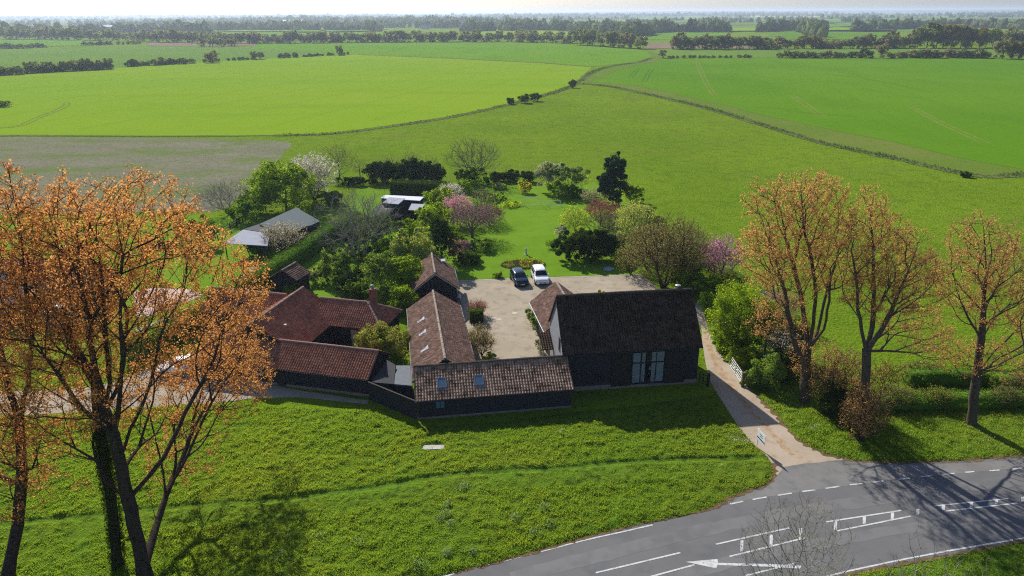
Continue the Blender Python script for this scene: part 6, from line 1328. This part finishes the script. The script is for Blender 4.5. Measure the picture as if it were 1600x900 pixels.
def row(pts, step, hpx, kinds, label, group, wf=1.15, jx=.3):
    """pts: photo line of tree feet; hpx: (min,max) height in photo pixels"""
    P = np.array(pts, float); s = np.r_[0, np.cumsum(np.abs(np.diff(P[:, 0])))]; t = 0; made = []
    while t < s[-1]:
        u = min(s[-1], t+rf.uniform(-jx, jx)*step); px = np.interp(u, s, P[:, 0]); py = np.interp(u, s, P[:, 1])+rf.uniform(-.25, .25)
        g_ = at(px, py); m = mpp(g_[1]); h = rf.uniform(*hpx)*m; k = rf.choice(kinds)
        ww = h*wf*rf.uniform(.8, 1.2) if len(k) < 2 or k[0] != 'b' else h*wf*rf.uniform(.9, 1.5)
        made.append((px, (k, g_[0], g_[1], h, ww), rf.uniform(0, 6.28))); t += step*rf.uniform(.75, 1.3)
    made.sort(key=lambda q: q[0])
    for i, (px, a_, rz) in enumerate(made): put(*a_, label if len(made) == 1 else label+', '+ORD[i]+' from the left', group, rz)
row([(-30, 121), (0, 118), (60, 114), (172, 107.5)], 8.5, (8, 15), ['bu', 'bg', 'bg'], 'dark bush in the left hedge behind the bright field', 'hedge bushes left of the gap')
row([(45, 114), (110, 111), (170, 108)], 12, (15, 21), ['g1', 'g2', 'e1'], 'small tree above the left hedge behind the bright field', 'small trees in the left hedge line')
row([(203, 104), (240, 102), (305, 98.5)], 7.5, (6, 12), ['bu', 'bu', 'bg'], 'dark bush in the middle hedge behind the bright field', 'hedge bushes right of the gap')
row([(252, 101), (256, 101)], 12, (13, 14), ['g1'], 'single small tree above the middle stretch of the hedge line', 'tree over middle hedge', 1.1)
row([(320, 97.5), (345, 96)], 8, (5, 7), ['bu'], 'low bush beside the lone round tree in the hedge line', 'bushes by the round tree')
row([(331, 97.5), (332, 97.5)], 12, (17.5, 18), ['b'], 'lone round brown tree standing in the hedge line', 'lone round tree', 1.25)
row([(357, 95), (400, 93)], 7, (4, 6), ['bu'], 'low bush in the thin hedge left of the two trees', 'thin hedge bushes')
row([(394, 93), (408, 92.5)], 12, (9, 13), ['g1', 'e1'], 'small tree at the end of the thin hedge', 'trees ending the thin hedge')
row([(437, 91), (462, 89.8)], 12, (7, 9), ['bu'], 'separate dark bush in the field line left of two trees', 'separate dark bushes')
row([(476, 89), (555, 84.5)], 8, (3, 5.5), ['bu'], 'low bush below the two trees on the field line', 'bushes under the two trees')
row([(526, 86.5), (543, 85.5)], 16, (14.5, 16), ['e1', 'g2'], 'round tree of the pair ending the field line', 'two round trees', 1.0)
row([(-20, 76.5), (40, 75.5), (75, 74)], 8, (6, 10), ['bu', 'bg'], 'dark bush in the second hedge, at the left edge', 'second hedge bushes')
row([(132, 71), (175, 70), (225, 68.5)], 8, (4, 7), ['bu', 'bg'], 'dark bush in the second hedge above the bright field', 'second hedge bushes, middle')
row([(316, 73), (375, 73)], 11, (13, 17), ['b', 'b', 'g1'], 'brownish tree in the round clump far off', 'brownish clump', 1.2)
# the main tree belt
row([(-10, 61), (150, 63), (300, 67), (400, 68.5)], 9, (12, 20), ['g1', 'g2', 'e1', 'b'], 'grey green tree in the belt across the far left', 'tree belt, left part', 1.3)
row([(400, 68), (600, 66), (800, 65), (900, 68)], 9, (10, 21), ['g1', 'g2', 'e1', 'g1', 'bb'], 'grey green tree beyond the dark green field', 'tree belt, middle part', 1.1)
row([(905, 70), (960, 74), (1008, 77)], 12, (21, 27), ['g1', 'b', 'e1', 'g2'], 'big budding tree in the clump beyond the track head', 'big clump by the track', 1.1)
row([(1050, 77), (1200, 77)], 11, (19, 27), ['g1', 'b', 'g2', 'bg'], 'bare tree in the belt right of the field track', 'tree belt, right of the track', 1.15)
row([(1205, 76), (1330, 76), (1430, 75)], 10, (12, 22), ['g1', 'y', 'e1', 'b', 'bb'], 'low tree in the mixed shelter belt on the right', 'mixed shelter belt', 1.3)
row([(1384, 74), (1404, 74)], 5, (23, 26), ['y'], 'slender golden poplar in the close group on the right', 'golden poplars', .4)
row([(1432, 75), (1535, 74.5)], 12, (30, 42), ['y', 'e1', 'e2', 'g1'], 'tall yellow topped tree in the wood on the right', 'yellow topped wood', 1.0)
row([(1540, 74), (1610, 72)], 13, (24, 36), ['b', 'g1', 'e1', 'c'], 'dark mixed tree in the wood at the right edge', 'wood at the right edge', 1.0)
row([(1035, 91), (1036, 91)], 12, (13, 14), ['g1'], 'small dark tree at the head of the field track', 'tree at the head of the track', 1.0)
row([(1044, 91), (1175, 90.5)], 8, (4, 6), ['bu', 'bg'], 'low bush in the thin hedge above the right field', 'hedge above the right field, left part')
row([(1218, 90.5), (1365, 90.5)], 9, (8, 15), ['bu', 'bg', 'bb', 'g1'], 'bush in the ragged hedge left of the brown tree', 'hedge above the right field, middle part')
row([(1378, 91), (1379, 91)], 12, (23, 24), ['b'], 'lone brown tree in the ragged hedge above the right field', 'lone brown tree', .95)
row([(1390, 90.5), (1545, 90.5)], 9, (8, 16), ['bu', 'bg', 'bb', 'g2'], 'bush in the ragged hedge right of the brown tree', 'hedge above the right field, right part')
row([(1562, 92), (1600, 92)], 16, (26, 32), ['b', 'y'], 'tall tree at the right end of the ragged hedge', 'trees ending the ragged hedge', 1.1)
row([(1034, 50), (1052, 49)], 18, (17, 19), ['c'], 'dark pointed conifer, one of the pair in the far middle', 'conifer pair', 1.7)
row([(1076, 50.5), (1077, 50.5)], 18, (22, 23), ['c'], 'dark pointed conifer right of the conifer pair', 'single conifer', 1.6)
for k, r_ in PR.items():
    if k not in used: put(k, *at(1590, 72)[:2], 14, 12, 'tree in the wood at the right edge', 'wood at the right edge', 0)

# far patchwork of fields and woods
rf2 = np.random.RandomState(77)
ff = []
cols = ['mid_field', 'pale_field', 'deep_field', 'bright_field', 'margin', 'tilled', 'pale_field', 'mid_field']
for px0, px1, y0, y1, mt in ((1010, 1195, 76, 68, 'tilled'), (740, 1010, 56, 47, 'bright_field'), (400, 600, 56, 50, 'mid_field'), (1200, 1400, 62, 46, 'deep_field'), (1290, 1480, 50, 43, 'pale_field'), (1140, 1185, 49, 41, 'tilled'), (1170, 1400, 27, 23.5, 'yellow_field'), (230, 400, 72, 67, 'tilled'), (0, 130, 72, 61, 'mid_field'), (400, 740, 66, 56, 'pale_field'), (1010, 1140, 62, 49, 'mid_field'), (270, 400, 56, 46, 'pale_field'), (0, 110, 39, 34, 'pale_field')):
    xs = np.linspace(px0, px1, 7); lo = [(x, y0+rf2.uniform(-.4, .4)) for x in xs]; hi = [(x+rf2.uniform(-4, 4), y1+rf2.uniform(-.3, .3)) for x in xs[::-1]]
    sheet('far_field', pix(lo+hi), .25, M[mt])
for i in range(110):
    d = 1400*math.exp(rf2.uniform(0, 2.1)); x = rf2.uniform(-.8, .8)*d; w_ = rf2.uniform(.1, .28)*d*.8; dp_ = rf2.uniform(.12, .3)*d; a = rf2.uniform(-.4, .4)
    c, s = math.cos(a), math.sin(a); P = [(x+c*u*w_-s*v*dp_, d+s*u*w_+c*v*dp_) for u, v in ((-.5, -.5), (0, -.55), (.5, -.5), (.52, .1), (.5, .5), (0, .46), (-.5, .5))]
    sheet('far_field', P, .35+.02*i, M[cols[rf2.randint(len(cols))]])
def blobs(name, pos, size, hgt, mats, seed, label):
    rng = np.random.RandomState(seed); bm = bmesh.new(); bmesh.ops.create_icosphere(bm, subdivisions=2, radius=1); base = np.array([v.co[:] for v in bm.verts]); fs = np.array([[v.index for v in f.verts] for f in bm.faces]); bm.free()
    n = len(pos); var = 1+.34*rng.normal(size=(12, len(base))); vi = rng.randint(0, 12, n); V = base[None]*var[vi][..., None]
    V = V*np.stack([size, size, hgt*.55], 1)[:, None]+np.c_[pos, hgt*.45][:, None]; F = fs[None]+(np.arange(n)*len(base))[:, None, None]
    mi = np.repeat(rng.randint(0, len(mats), n), len(fs)); o = mesh_obj(name, V.reshape(-1, 3), F.reshape(-1, 3), [LF[m] for m in mats], None, mi); o['kind'] = 'stuff'; tag(o, label, 'trees'); return o
pos = []; sz = []
d = 1900.
while d < 13000:
    for _ in range(2):
        xc = rf2.uniform(-.85, .85)*d; ln = rf2.uniform(.2, .7)*d; a = rf2.uniform(-.22, .22); n = int(ln/(7+d*.0022)); t = np.linspace(-.5, .5, max(2, n))*ln
        x = xc+t*math.cos(a); y = d*rf2.uniform(.95, 1.06)+t*math.sin(a)+rf2.normal(size=len(t))*(3+d*.002)
        keep = vnoise(t/40+d, t*0+3, 5) > .25; x, y = x[keep], y[keep]
        pos.append(np.c_[x, y]); sz.append(rf2.uniform(3.5, 6.5, len(x))*(1+d*.00006))
    d *= 1.17
for i in range(13):      # woods
    d = 2300*math.exp(rf2.uniform(0, 1.7)); xc = rf2.uniform(-.85, .85)*d; n = int(120+d*.02); x = xc+rf2.normal(size=n)*d*.07; y = d+rf2.normal(size=n)*d*.02; pos.append(np.c_[x, y]); sz.append(rf2.uniform(5, 8, n)*(1+d*.00008))
pos = np.vstack(pos); sz = np.concatenate(sz)
blobs('far_woods', pos, sz, sz*2*rf2.uniform(.8, 1.25, len(sz)), ['fargrey', 'fargreen', 'fargreen', 'fargrey', 'hedge'], 4, 'hedgerows and woods receding over the far countryside')
# nearer rows behind the belt
pos = []; sz = []
for pts, n in (([(0, 55), (130, 52), (270, 50), (330, 53)], 190), ([(270, 47.5), (400, 48), (600, 49)], 80), ([(720, 49), (860, 47), (1000, 46)], 90), ([(860, 47), (1010, 56)], 70), ([(1010, 50), (1140, 50)], 90), ([(1185, 50), (1290, 44)], 90), ([(1390, 46), (1500, 42), (1600, 46)], 100), ([(1330, 49), (1400, 45)], 50), ([(700, 43), (850, 44)], 90), ([(400, 43), (560, 42), (700, 44)], 110), ([(1250, 50), (1290, 63)], 20), ([(970, 62), (1050, 47)], 60)):
    P = np.array(pts, float); t = rf2.uniform(0, 1, n); s = np.linspace(0, 1, len(P)); q = pix(np.c_[np.interp(t, s, P[:, 0]), np.interp(t, s, P[:, 1])+rf2.uniform(-.5, .5, n)]); pos.append(q); sz.append(rf2.uniform(4, 7.5, n))
pos = np.vstack(pos); sz = np.concatenate(sz)
blobs('distant_hedgerows', pos, sz, sz*2*rf2.uniform(.8, 1.3, len(sz)), ['fargrey', 'fargreen', 'fargreen'], 9, 'hedgerow trees and copses on the fields behind the main tree belt')
# low hills on the horizon
xs = np.linspace(-16000, 16000, 161); V = []
for r_, (yy, zz) in enumerate(((12600, 0), (13400, 1.), (14200, .9), (15200, 0))):
    hgt = np.minimum(62, 8+26*fbm(xs*.0003, xs*0+1, 5, 4)+np.interp(xs, [-16000, -2000, 4000, 16000], [0, 4, 24, 34]))*zz
    V.append(np.c_[xs, np.full(161, yy)+300*fbm(xs*.0004, xs*0+r_, 8, 3), hgt])
V = np.vstack(V); F = [(r_*161+i, r_*161+i+1, (r_+1)*161+i+1, (r_+1)*161+i) for r_ in range(3) for i in range(160)]
o = mesh_obj('hills', V, F, ground_mat('wooded_hills', (.05, .065, .03), [((.09, .13, .04), .0015, .45, .6, .9, (1, 2))]), smooth=True); o['kind'] = 'structure'
# far farm buildings
for i, (px, py, wp, hm, mt, lb) in enumerate(((142, 47.5, 34, 5, 'palesheet', 'long pale roofed farm building among the trees at the far left'), (172, 46.0, 27, 6, 'whitesheet', 'bright white roofed farm building right of the pale one at the far left'), (79, 51, 16, 4, 'whitesheet', 'small white roofed shed in the trees at the far left'), (459, 36, 38, 8, 'whitesheet', 'long white building far off left of centre'), (879, 35, 22, 8, 'palesheet', 'pale barn roof far off right of centre'), (257, 49, 12, 4, 'palesheet', 'tiny pale roof in the far trees left of centre'), (665, 45.5, 14, 5, 'palesheet', 'tiny pale farm roof in the far middle'))):
    g_ = at(px, py); m_ = mpp(g_[1]); L_ = wp*m_; Wd_ = min(24, L_*.4); r = thing('farm_building', lb, 'building', (g_[0]-L_/2, g_[1], 0), 0)
    bm = boxes((0, L_, 0, Wd_, 0, hm)); bm_obj('wall', bm, M['render'], r)
    bm = bmesh.new(); prism(bm, [(-.5, -.8, hm+.01), (-.5, Wd_+.8, hm+.01), (-.5, Wd_/2, hm+3.5)], (L_+1, 0, 0)); bm_obj('roof', bm, M[mt], r)

# ================================================================== HAZE
bm = bmesh.new(); box(bm, -20000, 20000, -120, 20000, -1.5, 66); hz = bm_obj('haze', bm, []); hz['kind'] = 'stuff'; tag(hz, 'pale haze lying over the distant countryside', 'haze')
m = bpy.data.materials.new('haze_air'); m.use_nodes = True; nt = m.node_tree; nt.nodes.clear(); out = nt.nodes.new('ShaderNodeOutputMaterial'); pv = nt.nodes.new('ShaderNodeVolumePrincipled')
pv.inputs['Color'].default_value = (.74, .86, 1, 1); pv.inputs['Density'].default_value = 1.35e-4; pv.inputs['Anisotropy'].default_value = .35
nt.links.new(pv.outputs[0], out.inputs['Volume']); hz.data.materials.append(m)
